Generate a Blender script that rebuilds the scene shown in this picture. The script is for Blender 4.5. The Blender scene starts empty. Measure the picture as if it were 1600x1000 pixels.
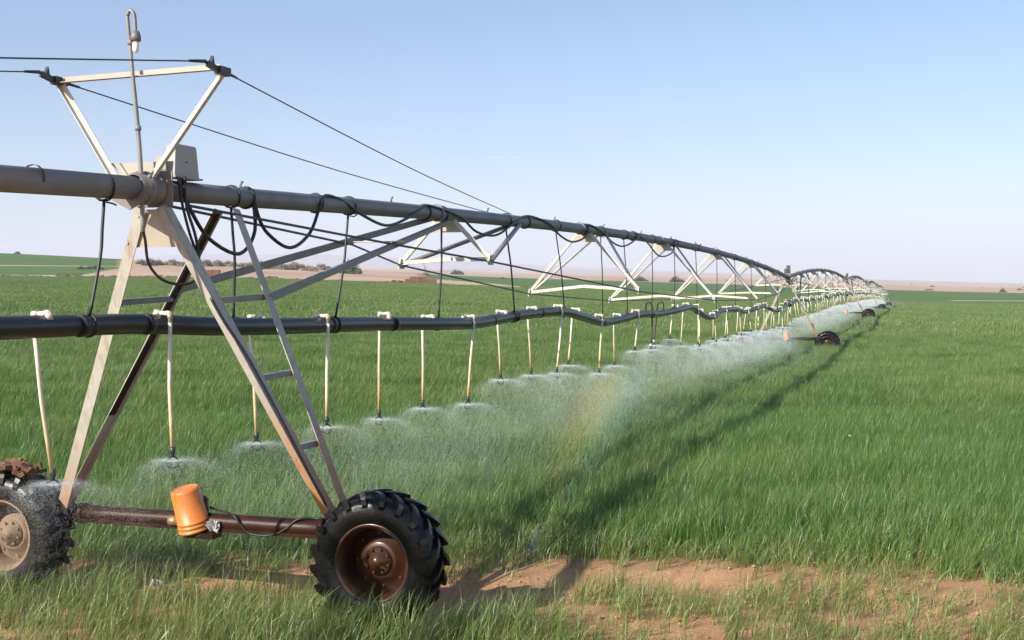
import bpy, math, random
import numpy as np
from mathutils import Vector, Matrix, Euler

random.seed(7)
rng = np.random.default_rng(7)
R = math.radians
scene = bpy.context.scene
col = scene.collection

# ------------------------------------------------------------------ camera, sky, sun, exposure
cam = bpy.data.cameras.new('camera')
cam_ob = bpy.data.objects.new('camera', cam)
col.objects.link(cam_ob)
cam.sensor_width = 36.0
cam.lens = 43.9
cam.clip_start = 0.1
cam.clip_end = 40000
cam_ob.location = (0, 0, 2.98)
cam_ob.rotation_euler = (R(90 - 1.53), 0, 0)
scene.camera = cam_ob

SUN_EL, SHADOW_AZ = 30.5, 46.0          # shadows run 46 degrees right of straight ahead
world = bpy.data.worlds.new('World')
scene.world = world
world.use_nodes = True
wn = world.node_tree.nodes
wl = world.node_tree.links
bg = wn['Background']
sky = wn.new('ShaderNodeTexSky')
sky.sky_type = 'NISHITA'
sky.sun_disc = False
sky.sun_elevation = R(SUN_EL)
sky.sun_rotation = R(180 + SHADOW_AZ)
sky.altitude = 600
sky.air_density = 1.0
sky.dust_density = 1.0
sky.ozone_density = 3.2
tone = wn.new('ShaderNodeMixRGB')
tone.blend_type = 'MULTIPLY'
tone.inputs[0].default_value = 1.0
tone.inputs[2].default_value = (0.985, 0.975, 1.0, 1)
wl.new(sky.outputs[0], tone.inputs[1])
wl.new(tone.outputs[0], bg.inputs[0])
bg.inputs[1].default_value = 0.098

sun = bpy.data.lights.new('sun', 'SUN')
sun.energy = 4.6
sun.angle = R(0.5)
sun.color = (1.0, 0.93, 0.82)
sun_ob = bpy.data.objects.new('sun', sun)
col.objects.link(sun_ob)
_sd = Vector((math.sin(R(SHADOW_AZ)) * math.cos(R(SUN_EL)), math.cos(R(SHADOW_AZ)) * math.cos(R(SUN_EL)), -math.sin(R(SUN_EL))))
sun_ob.rotation_euler = _sd.to_track_quat('-Z', 'Y').to_euler()

scene.view_settings.view_transform = 'Standard'
scene.view_settings.look = 'None'
scene.view_settings.gamma = 1.0
scene.view_settings.exposure = 0.68
scene.view_settings.use_curve_mapping = False
scene.render.engine = 'CYCLES'
scene.cycles.max_bounces = 8
scene.cycles.transparent_max_bounces = 12
scene.cycles.volume_bounces = 1

# ------------------------------------------------------------------ materials
def mat(name):
    m = bpy.data.materials.new(name)
    m.use_nodes = True
    n = m.node_tree.nodes
    return m, n, m.node_tree.links, n['Principled BSDF']

def ramp(n, stops):
    r = n.new('ShaderNodeValToRGB')
    e = r.color_ramp.elements
    while len(e) < len(stops):
        e.new(0.5)
    for i, (p, c) in enumerate(stops):
        e[i].position = p
        e[i].color = (*c, 1)
    return r

def noisy(name, c1, c2, scale=6, rough=0.6, metal=0.0, bump=0.0, c3=None, scale3=1.5, t3=(0.55, 0.7), coat=0.0, stretch=None):
    m, n, l, p = mat(name)
    tc = n.new('ShaderNodeTexCoord')
    src = tc.outputs['Object']
    if stretch:
        mp = n.new('ShaderNodeMapping')
        mp.inputs['Scale'].default_value = stretch
        l.new(src, mp.inputs['Vector'])
        src = mp.outputs[0]
    t = n.new('ShaderNodeTexNoise')
    t.inputs['Scale'].default_value = scale
    t.inputs['Detail'].default_value = 6
    t.inputs['Roughness'].default_value = 0.65
    l.new(src, t.inputs['Vector'])
    r = ramp(n, [(0.3, c1), (0.7, c2)])
    l.new(t.outputs['Fac'], r.inputs[0])
    out = r.outputs[0]
    if c3:
        t3n = n.new('ShaderNodeTexNoise')
        t3n.inputs['Scale'].default_value = scale3
        t3n.inputs['Detail'].default_value = 8
        t3n.inputs['Roughness'].default_value = 0.7
        l.new(src, t3n.inputs['Vector'])
        r3 = ramp(n, [(t3[0], (0, 0, 0)), (t3[1], (1, 1, 1))])
        l.new(t3n.outputs['Fac'], r3.inputs[0])
        mx = n.new('ShaderNodeMixRGB')
        l.new(r3.outputs[0], mx.inputs[0])
        l.new(out, mx.inputs[1])
        mx.inputs[2].default_value = (*c3, 1)
        out = mx.outputs[0]
    l.new(out, p.inputs['Base Color'])
    p.inputs['Roughness'].default_value = rough
    p.inputs['Metallic'].default_value = metal
    if coat:
        p.inputs['Coat Weight'].default_value = coat
        p.inputs['Coat Roughness'].default_value = 0.15
    if bump:
        b = n.new('ShaderNodeBump')
        b.inputs['Strength'].default_value = bump
        b.inputs['Distance'].default_value = 0.01
        l.new(t.outputs['Fac'], b.inputs['Height'])
        l.new(b.outputs[0], p.inputs['Normal'])
    return m

def leg_material(z_lo, z_hi):
    # pale galvanised paint; rust has crept up from the wet lower end
    m, n, l, p = mat('leg_steel')
    tc = n.new('ShaderNodeTexCoord')
    t = n.new('ShaderNodeTexNoise')
    t.inputs['Scale'].default_value = 5
    t.inputs['Detail'].default_value = 8
    t.inputs['Roughness'].default_value = 0.7
    l.new(tc.outputs['Object'], t.inputs['Vector'])
    r = ramp(n, [(0.3, (0.33, 0.31, 0.26)), (0.7, (0.49, 0.46, 0.39))])
    l.new(t.outputs['Fac'], r.inputs[0])
    sx = n.new('ShaderNodeSeparateXYZ')
    l.new(tc.outputs['Object'], sx.inputs[0])
    mr = n.new('ShaderNodeMapRange')
    mr.inputs['From Min'].default_value = z_hi
    mr.inputs['From Max'].default_value = z_lo
    l.new(sx.outputs['Z'], mr.inputs['Value'])
    ad = n.new('ShaderNodeMath')
    ad.operation = 'MULTIPLY_ADD'
    l.new(t.outputs['Fac'], ad.inputs[0])
    ad.inputs[1].default_value = 1.2
    ad.inputs[2].default_value = -0.6
    sm = n.new('ShaderNodeMath')
    sm.use_clamp = True
    l.new(mr.outputs[0], sm.inputs[0])
    l.new(ad.outputs[0], sm.inputs[1])
    rr = ramp(n, [(0.15, (0, 0, 0)), (0.9, (1, 1, 1))])
    l.new(sm.outputs[0], rr.inputs[0])
    mx = n.new('ShaderNodeMixRGB')
    l.new(rr.outputs[0], mx.inputs[0])
    l.new(r.outputs[0], mx.inputs[1])
    mx.inputs[2].default_value = (0.38, 0.17, 0.055, 1)
    # rust that has run down from the bolts
    mps = n.new('ShaderNodeMapping'); mps.inputs['Scale'].default_value = (9, 9, .8)
    l.new(tc.outputs['Object'], mps.inputs['Vector'])
    ts = n.new('ShaderNodeTexNoise'); ts.inputs['Scale'].default_value = 2.0; ts.inputs['Detail'].default_value = 7; ts.inputs['Roughness'].default_value = .7
    l.new(mps.outputs[0], ts.inputs['Vector'])
    rs = ramp(n, [(.54, (0, 0, 0)), (.72, (.75, .75, .75))])
    l.new(ts.outputs['Fac'], rs.inputs[0])
    mxs = n.new('ShaderNodeMixRGB')
    l.new(rs.outputs[0], mxs.inputs[0]); l.new(mx.outputs[0], mxs.inputs[1]); mxs.inputs[2].default_value = (.24, .15, .085, 1)
    mx = mxs
    # small flakes of deep rust
    t2 = n.new('ShaderNodeTexNoise')
    t2.inputs['Scale'].default_value = 26
    t2.inputs['Detail'].default_value = 4
    l.new(tc.outputs['Object'], t2.inputs['Vector'])
    r2 = ramp(n, [(0.62, (0, 0, 0)), (0.68, (1, 1, 1))])
    l.new(t2.outputs['Fac'], r2.inputs[0])
    mu = n.new('ShaderNodeMath')
    mu.operation = 'MULTIPLY'
    l.new(r2.outputs[0], mu.inputs[0])
    l.new(rr.outputs[0], mu.inputs[1])
    mx2 = n.new('ShaderNodeMixRGB')
    l.new(mu.outputs[0], mx2.inputs[0])
    l.new(mx.outputs[0], mx2.inputs[1])
    mx2.inputs[2].default_value = (0.12, 0.05, 0.025, 1)
    l.new(mx2.outputs[0], p.inputs['Base Color'])
    p.inputs['Roughness'].default_value = 0.55
    b = n.new('ShaderNodeBump')
    b.inputs['Strength'].default_value = 0.15
    b.inputs['Distance'].default_value = 0.004
    l.new(t2.outputs['Fac'], b.inputs['Height'])
    l.new(b.outputs[0], p.inputs['Normal'])
    return m

def drop_material():
    # white plastic pipe, yellowed and rust-stained towards the nozzle
    m, n, l, p = mat('yellowed_plastic')
    tc = n.new('ShaderNodeTexCoord')
    t = n.new('ShaderNodeTexNoise')
    t.inputs['Scale'].default_value = 9
    t.inputs['Detail'].default_value = 6
    l.new(tc.outputs['Object'], t.inputs['Vector'])
    sx = n.new('ShaderNodeSeparateXYZ')
    l.new(tc.outputs['Object'], sx.inputs[0])
    mr = n.new('ShaderNodeMapRange')
    mr.inputs['From Min'].default_value = -0.1
    mr.inputs['From Max'].default_value = -1.1
    l.new(sx.outputs['Z'], mr.inputs['Value'])
    oi = n.new('ShaderNodeObjectInfo')
    a = n.new('ShaderNodeMath')
    a.operation = 'MULTIPLY_ADD'
    l.new(t.outputs['Fac'], a.inputs[0])
    a.inputs[1].default_value = 0.9
    a.inputs[2].default_value = -0.72
    a2 = n.new('ShaderNodeMath')
    l.new(a.outputs[0], a2.inputs[0])
    mo = n.new('ShaderNodeMath')
    mo.operation = 'MULTIPLY'
    l.new(oi.outputs['Random'], mo.inputs[0])
    mo.inputs[1].default_value = 0.4
    l.new(mo.outputs[0], a2.inputs[1])
    a3 = n.new('ShaderNodeMath')
    a3.use_clamp = True
    l.new(a2.outputs[0], a3.inputs[0])
    l.new(mr.outputs[0], a3.inputs[1])
    r = ramp(n, [(0.0, (0.72, 0.69, 0.58)), (0.45, (0.66, 0.56, 0.34)), (1.0, (0.55, 0.33, 0.12))])
    l.new(a3.outputs[0], r.inputs[0])
    l.new(r.outputs[0], p.inputs['Base Color'])
    p.inputs['Roughness'].default_value = 0.45
    return m

M = {}
M['pipe'] = noisy('galvanised_pipe', (0.15, 0.155, 0.155), (0.235, 0.235, 0.23), 3, 0.55, 0.25, 0.1, (0.27, 0.22, 0.17), 1.3, (0.58, 0.75))
M['old_pipe'] = noisy('weathered_pipe', (0.17, 0.16, 0.15), (0.27, 0.245, 0.21), 4, 0.6, 0.1, 0.3, (0.26, 0.16, 0.10), 2.2, (0.5, 0.68), stretch=(1, .5, 1))
M['dark_box'] = noisy('dark_grey_box', (0.05, 0.05, 0.05), (0.08, 0.08, 0.078), 3, 0.5)
M['galv'] = noisy('pale_galvanised_steel', (0.46, 0.44, 0.38), (0.62, 0.59, 0.51), 5, 0.55, 0.0, 0.08, (0.45, 0.38, 0.27), 2.0, (0.6, 0.75))
M['brace'] = noisy('grey_galvanised_steel', (0.19, 0.19, 0.185), (0.29, 0.285, 0.27), 5, 0.5, 0.15, 0.08)  # base grey darkened to carry the shade on knee braces and rungs
M['plate'] = noisy('beige_plate_steel', (0.37, 0.33, 0.265), (0.48, 0.43, 0.345), 3, 0.6, 0.0, 0.06)
M['leg'] = leg_material(1.05, 2.35)
M['pale_leg'] = leg_material(.45, 1.75)
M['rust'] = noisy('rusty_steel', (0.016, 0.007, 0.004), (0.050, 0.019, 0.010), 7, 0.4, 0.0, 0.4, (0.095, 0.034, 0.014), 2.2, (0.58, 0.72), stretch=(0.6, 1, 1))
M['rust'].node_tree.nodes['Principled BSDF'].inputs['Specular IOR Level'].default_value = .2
M['rim'] = noisy('rust_painted_rim', (0.022, 0.009, 0.005), (0.075, 0.028, 0.010), 6, 0.36, 0.1, 0.3, (0.08, 0.035, 0.02), 3.0, (0.55, 0.7), coat=0.3)
M['muddy_rim'] = noisy('muddy_rim', (0.17, 0.115, 0.072), (0.27, 0.19, 0.12), 8, 0.75, 0.0, 0.4, (0.2, 0.1, 0.05), 3.0, (0.58, 0.7))
M['rubber'] = noisy('wet_black_rubber', (0.003, 0.003, 0.0035), (0.009, 0.009, 0.010), 14, 0.24, 0.0, 0.6, (0.022, 0.015, 0.010), 4.0, (0.56, 0.72))
M['rubber'].node_tree.nodes['Principled BSDF'].inputs['Specular IOR Level'].default_value = .3
M['muddy_rubber'] = noisy('muddy_black_rubber', (0.005, 0.005, 0.005), (0.016, 0.014, 0.013), 14, 0.36, 0.0, 0.5, (0.06, 0.042, 0.032), 5.0, (0.52, 0.7))
M['mud'] = noisy('red_brown_mud', (0.09, 0.045, 0.025), (0.24, 0.12, 0.065), 11, 0.9, 0.0, 0.8)
M['hose'] = noisy('black_plastic_hose', (0.008, 0.009, 0.012), (0.022, 0.023, 0.028), 5, 0.36, 0.0, 0.12, (0.06, 0.055, 0.045), 4.0, (0.62, 0.75))
M['cable'] = noisy('black_cable', (0.010, 0.010, 0.012), (0.02, 0.02, 0.022), 20, 0.45)
M['wire'] = noisy('dark_steel_wire', (0.035, 0.035, 0.037), (0.07, 0.07, 0.07), 20, 0.45, 0.4)
M['white_plastic'] = noisy('white_plastic_fitting', (0.52, 0.49, 0.41), (0.66, 0.63, 0.55), 18, 0.4, 0.0, 0.0, (0.42, 0.28, 0.14), 7.0, (0.5, 0.66))
M['drop'] = drop_material()
M['nozzle'] = noisy('dark_nozzle_plastic', (0.02, 0.03, 0.03), (0.06, 0.08, 0.075), 20, 0.3)
M['box'] = noisy('grey_enamel_box', (0.33, 0.33, 0.30), (0.40, 0.39, 0.35), 3, 0.5, 0.0, 0.05)
M['bucket'] = noisy('orange_bucket_plastic', (0.60, 0.17, 0.028), (0.72, 0.22, 0.036), 3, 0.42, 0.0, 0.0, (0.50, 0.24, 0.06), 2.5, (0.5, 0.75))
M['bulb'] = noisy('white_bulb_glass', (0.85, 0.85, 0.85), (0.9, 0.9, 0.9), 3, 0.15)
M['trash'] = noisy('white_litter', (0.36, 0.36, 0.35), (0.5, 0.5, 0.49), 20, 0.5)
M['straw'] = noisy('old_straw', (0.10, 0.05, 0.03), (0.24, 0.13, 0.075), 1.6, 0.9, 0.0, 0.6)
M['brass'] = noisy('dull_brass', (0.30, 0.2, 0.09), (0.42, 0.3, 0.15), 12, 0.4, 0.5)

def bottle_material():
    m, n, l, p = mat('clear_bottle_plastic')
    p.inputs['Base Color'].default_value = (0.85, 0.9, 0.92, 1)
    p.inputs['Roughness'].default_value = 0.12
    p.inputs['Transmission Weight'].default_value = 0.95
    p.inputs['IOR'].default_value = 1.2
    return m
M['bottle'] = bottle_material()

def blade_material(name, dark, light, straw=0.93):
    m, n, l, p = mat(name)
    at = n.new('ShaderNodeAttribute')
    at.attribute_name = 'tint'
    oi = n.new('ShaderNodeObjectInfo')
    ad = n.new('ShaderNodeMath')
    ad.operation = 'MULTIPLY_ADD'
    l.new(oi.outputs['Random'], ad.inputs[0])
    ad.inputs[1].default_value = 0.34
    ad.inputs[2].default_value = -0.17
    # patches of the field that grew paler or darker
    geo = n.new('ShaderNodeNewGeometry')
    mp = n.new('ShaderNodeMapping'); mp.inputs['Scale'].default_value = (.16, .42, .2)
    nt = n.new('ShaderNodeTexNoise'); nt.inputs['Scale'].default_value = 1.0; nt.inputs['Detail'].default_value = 5
    l.new(geo.outputs['Position'], mp.inputs['Vector']); l.new(mp.outputs[0], nt.inputs['Vector'])
    nm = n.new('ShaderNodeMath'); nm.operation = 'MULTIPLY_ADD'
    l.new(nt.outputs['Fac'], nm.inputs[0]); nm.inputs[1].default_value = 1.1; nm.inputs[2].default_value = -.55
    s0 = n.new('ShaderNodeMath')
    l.new(ad.outputs[0], s0.inputs[0]); l.new(nm.outputs[0], s0.inputs[1])
    su = n.new('ShaderNodeMath')
    l.new(at.outputs['Fac'], su.inputs[0])
    l.new(s0.outputs[0], su.inputs[1])
    r = ramp(n, [(0.0, dark), (straw - 0.05, light), (straw, (0.30, 0.25, 0.10))])
    l.new(su.outputs[0], r.inputs[0])
    n.remove(p)
    df = n.new('ShaderNodeBsdfDiffuse')
    tr = n.new('ShaderNodeBsdfTranslucent')
    gl = n.new('ShaderNodeBsdfGlossy')
    gl.inputs['Roughness'].default_value = 0.42
    gl.inputs['Color'].default_value = (0.75, 0.8, 0.75, 1)
    l.new(r.outputs[0], df.inputs[0])
    l.new(r.outputs[0], tr.inputs[0])
    m1 = n.new('ShaderNodeMixShader')
    m1.inputs[0].default_value = 0.42
    l.new(df.outputs[0], m1.inputs[1])
    l.new(tr.outputs[0], m1.inputs[2])
    m2 = n.new('ShaderNodeMixShader')
    m2.inputs[0].default_value = 0.05
    l.new(m1.outputs[0], m2.inputs[1])
    l.new(gl.outputs[0], m2.inputs[2])
    l.new(m2.outputs[0], n['Material Output'].inputs[0])
    return m
M['wheat'] = blade_material('wheat_blade', (0.030, 0.088, 0.017), (0.215, 0.375, 0.066), 1.06)
M['verge'] = blade_material('verge_blade', (0.075, 0.14, 0.03), (0.34, 0.43, 0.11), 0.93)

def bush_material(name, c1, c2):
    m, n, l, p = mat(name)
    at = n.new('ShaderNodeAttribute')
    at.attribute_name = 'tint'
    r = ramp(n, [(0, c1), (1, c2)])
    l.new(at.outputs['Fac'], r.inputs[0])
    l.new(r.outputs[0], p.inputs['Base Color'])
    p.inputs['Roughness'].default_value = 0.8
    return m
M['dry_bush'] = bush_material('dry_bush_twigs', (0.20, 0.165, 0.12), (0.38, 0.32, 0.24))
M['green_bush'] = bush_material('grey_green_bush', (0.06, 0.075, 0.04), (0.16, 0.17, 0.095))
M['bark'] = noisy('bush_bark', (0.10, 0.075, 0.055), (0.2, 0.15, 0.11), 5, 0.9)

# ------------------------------------------------------------------ helpers
def tag(o, label=None, cat=None, group=None, kind=None):
    if label: o['label'] = label
    if cat: o['category'] = cat
    if group: o['group'] = group
    if kind: o['kind'] = kind
    return o

def empty(name, loc=(0, 0, 0), rz=0.0):
    o = bpy.data.objects.new(name, None)
    o.empty_display_size = 0.2
    col.objects.link(o)
    o.location = loc
    o.rotation_euler = (0, 0, rz)
    return o

class MB:
    """collects shapes and links them as one mesh object"""
    def __init__(s):
        s.v = []; s.f = []; s.sm = []
    def add(s, vs, fs, smooth=False):
        b = len(s.v)
        s.v += [tuple(v) for v in vs]
        s.f += [tuple(i + b for i in f) for f in fs]
        s.sm += [smooth] * len(fs)
        return s
    def mesh(s, name, m):
        me = bpy.data.meshes.new(name)
        me.from_pydata(s.v, [], s.f)
        me.polygons.foreach_set('use_smooth', s.sm)
        me.materials.append(m)
        me.validate()
        me.update()
        return me
    def build(s, name, m, parent=None):
        o = bpy.data.objects.new(name, s.mesh(name, m))
        col.objects.link(o)
        if parent: o.parent = parent
        return o
    def box(s, c, size, rot=None):
        hx, hy, hz = size[0] / 2, size[1] / 2, size[2] / 2
        vs = [Vector((x, y, z)) for x in (-hx, hx) for y in (-hy, hy) for z in (-hz, hz)]
        if rot: vs = [rot @ v for v in vs]
        vs = [v + Vector(c) for v in vs]
        return s.add(vs, [(0, 1, 3, 2), (4, 6, 7, 5), (0, 4, 5, 1), (2, 3, 7, 6), (0, 2, 6, 4), (1, 5, 7, 3)])
    def tube(s, pts, rad, n=8, caps=True, smooth=True):
        pts = [Vector(p) for p in pts]
        if not hasattr(rad, '__len__'): rad = [rad] * len(pts)
        vs, fs = [], []
        ref = None
        for i, p in enumerate(pts):
            a = pts[max(i - 1, 0)]; b = pts[min(i + 1, len(pts) - 1)]
            t = (b - a).normalized()
            if ref is None:
                ref = Vector((0, 0, 1)) if abs(t.z) < 0.9 else Vector((1, 0, 0))
            u = (ref - t * ref.dot(t)).normalized()
            w = t.cross(u)
            ref = u
            for k in range(n):
                an = 2 * math.pi * k / n
                vs.append(p + (u * math.cos(an) + w * math.sin(an)) * rad[i])
        for i in range(len(pts) - 1):
            for k in range(n):
                k2 = (k + 1) % n
                fs.append((i * n + k, i * n + k2, (i + 1) * n + k2, (i + 1) * n + k))
        s.add(vs, fs, smooth)
        if caps:
            b = len(s.v) - len(vs)
            s.f.append(tuple(b + k for k in reversed(range(n)))); s.sm.append(False)
            e = b + (len(pts) - 1) * n
            s.f.append(tuple(e + k for k in range(n))); s.sm.append(False)
        return s
    def prism(s, p0, p1, prof, u, taper=1.0):
        """extrude a 2-D outline from p0 to p1; u is the outline's x axis"""
        p0, p1 = Vector(p0), Vector(p1)
        t = (p1 - p0).normalized()
        u = Vector(u)
        u = (u - t * u.dot(t)).normalized()
        w = t.cross(u)
        n = len(prof)
        vs = [p0 + u * a + w * b for a, b in prof] + [p1 + u * a * taper + w * b * taper for a, b in prof]
        fs = [(k, (k + 1) % n, n + (k + 1) % n, n + k) for k in range(n)]
        fs += [tuple(reversed(range(n))), tuple(range(n, 2 * n))]
        return s.add(vs, fs)
    def slab(s, outline, thick):
        """plate: a planar outline given thickness along its normal"""
        o = [Vector(p) for p in outline]
        nn = (o[1] - o[0]).cross(o[2] - o[0]).normalized() * thick / 2
        n = len(o)
        vs = [p - nn for p in o] + [p + nn for p in o]
        fs = [tuple(reversed(range(n))), tuple(range(n, 2 * n))]
        fs += [(k, (k + 1) % n, n + (k + 1) % n, n + k) for k in range(n)]
        return s.add(vs, fs)
    def lathe(s, prof, axis_o, ax, n=24, smooth=True, closed=False):
        """prof: (radius, height along ax)"""
        ax = Vector(ax).normalized()
        ref = Vector((0, 0, 1)) if abs(ax.z) < 0.9 else Vector((1, 0, 0))
        u = (ref - ax * ref.dot(ax)).normalized()
        w = ax.cross(u)
        o = Vector(axis_o)
        vs, fs = [], []
        for r, h in prof:
            for k in range(n):
                a = 2 * math.pi * k / n
                vs.append(o + ax * h + (u * math.cos(a) + w * math.sin(a)) * r)
        m = len(prof)
        for i in range(m if closed else m - 1):
            i2 = (i + 1) % m
            for k in range(n):
                k2 = (k + 1) % n
                fs.append((i * n + k, i * n + k2, i2 * n + k2, i2 * n + k))
        return s.add(vs, fs, smooth)

def angle_prof(a, t=0.008):
    return [(0, 0), (a, 0), (a, t), (t, t), (t, a), (0, a)]
def channel_prof(w, d, t=0.008):
    return [(-w / 2, 0), (w / 2, 0), (w / 2, d), (w / 2 - t, d), (w / 2 - t, t), (-w / 2 + t, t), (-w / 2 + t, d), (-w / 2, d)]
def rect_prof(a, b):
    return [(-a / 2, -b / 2), (a / 2, -b / 2), (a / 2, b / 2), (-a / 2, b / 2)]

def copy_tree(o, parent=None):
    c = o.copy()
    col.objects.link(c)
    if parent: c.parent = parent
    for ch in list(o.children):
        copy_tree(ch, c)
    return c

def catmull(pts, per=6):
    pts = [Vector(p) for p in pts]
    out = []
    for i in range(len(pts) - 1):
        p0 = pts[max(i - 1, 0)]; p1 = pts[i]; p2 = pts[i + 1]; p3 = pts[min(i + 2, len(pts) - 1)]
        for k in range(per):
            t = k / per
            out.append(0.5 * ((2 * p1) + (p2 - p0) * t + (2 * p0 - 5 * p1 + 4 * p2 - p3) * t * t + (3 * p1 - p0 - 3 * p2 + p3) * t ** 3))
    out.append(pts[-1])
    return out

# ------------------------------------------------------------------ terrain
U = np.array([-1.4, -.6, -.41, -.3, -.2, -.05, .1, .2, .3, .45, .7, 1.4])
TY = np.array([0, 15, 60, 115, 166, 217, 268, 300, 400, 600, 800, 1200, 3000, 6000, 12000.])
TZ = np.array([
 [0]*12, [0]*12,
 [.6,.5,.35,.3,.2,0,-.2,-.35,-.35,-.35,-.4,-.4],
 [2,1.7,1.4,1.3,1.2,.8,.2,-.05,-.2,-.3,-.4,-.5],
 [3.4,3,2.5,2.4,2.2,1.6,.6,0,-.5,-.6,-.7,-.8],
 [4.5,4.1,3.7,3.5,3.3,2.4,.9,0,-.85,-1,-1,-1],
 [5.8,5.3,4.9,4.7,4.5,3.3,1.3,0,-1.6,-1.7,-1.6,-1.5],
 [6.8,6.2,5.75,5.6,5.3,3.6,1.8,.6,-1.3,-1.5,-1.5,-1.4],
 [10,9.6,9.1,9.1,8.7,5.0,3.6,1.8,.6,-.3,-.6,-.6],
 [21,20.5,20,15.6,13.6,7.9,5.4,3.6,1.0,-.7,-1,-1],
 [25,25,24.5,19,16.5,10.5,7.5,5,1.6,-.7,-1,-1],
 [22,22,22,24,22,14.7,11,7.9,2.6,-1,-1,-1],
 [40,40,40,44,49,40,33,26,13.5,4.5,4,4],
 [90,90,90,90,92,89,77,58,34,12,11,11],
 [100,100,100,100,100,100,90,70,45,30,30,30]], float)
_uu = np.linspace(-1.4, 1.4, 281)
_tt = np.linspace(math.log(8), math.log(12000), 260)
_rows = np.stack([np.interp(_uu, U, r) for r in TZ])
_grid = np.stack([np.interp(np.exp(_tt), TY, _rows[:, j]) for j in range(len(_uu))], 1)
def _blur(a, k, ax):
    p = [(0, 0), (0, 0)]; p[ax] = (k, k)
    q = np.pad(a, p, mode='edge')
    c = np.cumsum(np.insert(q, 0, 0, axis=ax), axis=ax)
    w = 2 * k + 1
    return (np.take(c, range(w, c.shape[ax]), ax) - np.take(c, range(0, c.shape[ax] - w), ax)) / w
for _ in range(2):
    _grid = _blur(_blur(_grid, 5, 1), 2, 0)

def ground_z(x, y):
    x = np.asarray(x, float); y = np.asarray(y, float)
    yy = np.maximum(y, 8.0)
    u = np.clip(x / np.maximum(yy, 14), -1.399, 1.399)
    t = np.clip(np.log(yy), _tt[0], _tt[-1] - 1e-6)
    fu = (u + 1.4) / 2.8 * 280; ft = (t - _tt[0]) / (_tt[-1] - _tt[0]) * 259
    iu = np.minimum(fu.astype(int), 279); it = np.minimum(ft.astype(int), 258)
    a = fu - iu; b = ft - it
    return (_grid[it, iu] * (1 - a) * (1 - b) + _grid[it, iu + 1] * a * (1 - b)
            + _grid[it + 1, iu] * (1 - a) * b + _grid[it + 1, iu + 1] * a * b)

def vnoise(x, y, seed=0):
    """cheap smooth value noise, 0..1"""
    x = np.asarray(x, float); y = np.asarray(y, float)
    xi = np.floor(x).astype(np.int64); yi = np.floor(y).astype(np.int64)
    def h(a, b):
        n = (a * 374761393 + b * 668265263 + seed * 974634777) & 0x7fffffff
        n = ((n ^ (n >> 13)) * 1274126177) & 0x7fffffff
        return ((n ^ (n >> 16)) & 0xffff) / 65535.0
    fx = x - xi; fy = y - yi
    fx = fx * fx * (3 - 2 * fx); fy = fy * fy * (3 - 2 * fy)
    return (h(xi, yi) * (1 - fx) * (1 - fy) + h(xi + 1, yi) * fx * (1 - fy) + h(xi, yi + 1) * (1 - fx) * fy + h(xi + 1, yi + 1) * fx * fy)
def fbm(x, y, seed=0):
    return 0.5 * vnoise(x, y, seed) + 0.3 * vnoise(x * 2.1, y * 2.1, seed + 1) + 0.2 * vnoise(x * 4.3, y * 4.3, seed + 2)

# bare wheel track across the front, as a polyline on the ground
TRACK = np.array([(-9, 13.6), (-5, 12.9), (-3, 12.6), (-1.1, 11.75), (0, 12.2), (1, 12.7), (2.3, 12.35), (3.4, 11.6), (4.6, 10.9), (7, 9.4)])
def track_dist(x, y):
    best = np.full(np.shape(x), 1e9)
    for (x0, y0), (x1, y1) in zip(TRACK[:-1], TRACK[1:]):
        dx, dy = x1 - x0, y1 - y0
        t = np.clip(((x - x0) * dx + (y - y0) * dy) / (dx * dx + dy * dy), 0, 1)
        best = np.minimum(best, np.hypot(x - x0 - t * dx, y - y0 - t * dy))
    return best

def smooth(a, b, x):
    t = np.clip((x - a) / (b - a), 0, 1)
    return t * t * (3 - 2 * t)

def crop_mask(x, y):
    """1 where wheat stands, 0 on bare ground (beyond the near verge)"""
    x = np.asarray(x, float); y = np.asarray(y, float)
    u = x / np.maximum(y, 1)
    wob = (fbm(x / 14, y / 14, 3) - .5)
    edge1 = 268 + 8 * wob + 3 * np.sin(x / 17)
    m = np.ones(np.shape(x))
    left = u < 0.0
    # sand strip behind the first field, wider behind the straw stack
    far2 = np.interp(u, [-1.4, -.345, -.315, -.28, -.11, -.07, -.01, .02], [300, 300, 380, 2000, 2000, 400, 330, 282])
    m = np.where((y > edge1) & (y < far2 + 14 * wob) & (u < 0.02), 0, m)
    m = np.where((u >= .0) & (u < .13) & (np.abs(y - 276 - 60 * (u - .02)) < 3.5), 0, m)
    # the second field ends at the desert
    end = np.interp(u, [-1.4, -.3, -.12, .0, .1, .3, .45, 1.4], [820, 700, 640, 620, 600, 640, 600, 600])
    m = np.where(y > end + 30 * wob, 0, m)
    # sandy lanes
    m = np.where((u > .35) & (np.abs(y - 338 - 40 * (u - .4)) < 3.2), 0, m)
    m = np.where((u < -.2) & (np.abs(y - 415 - 25 * (u + .4)) < 4), 0, m)
    return m

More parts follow.
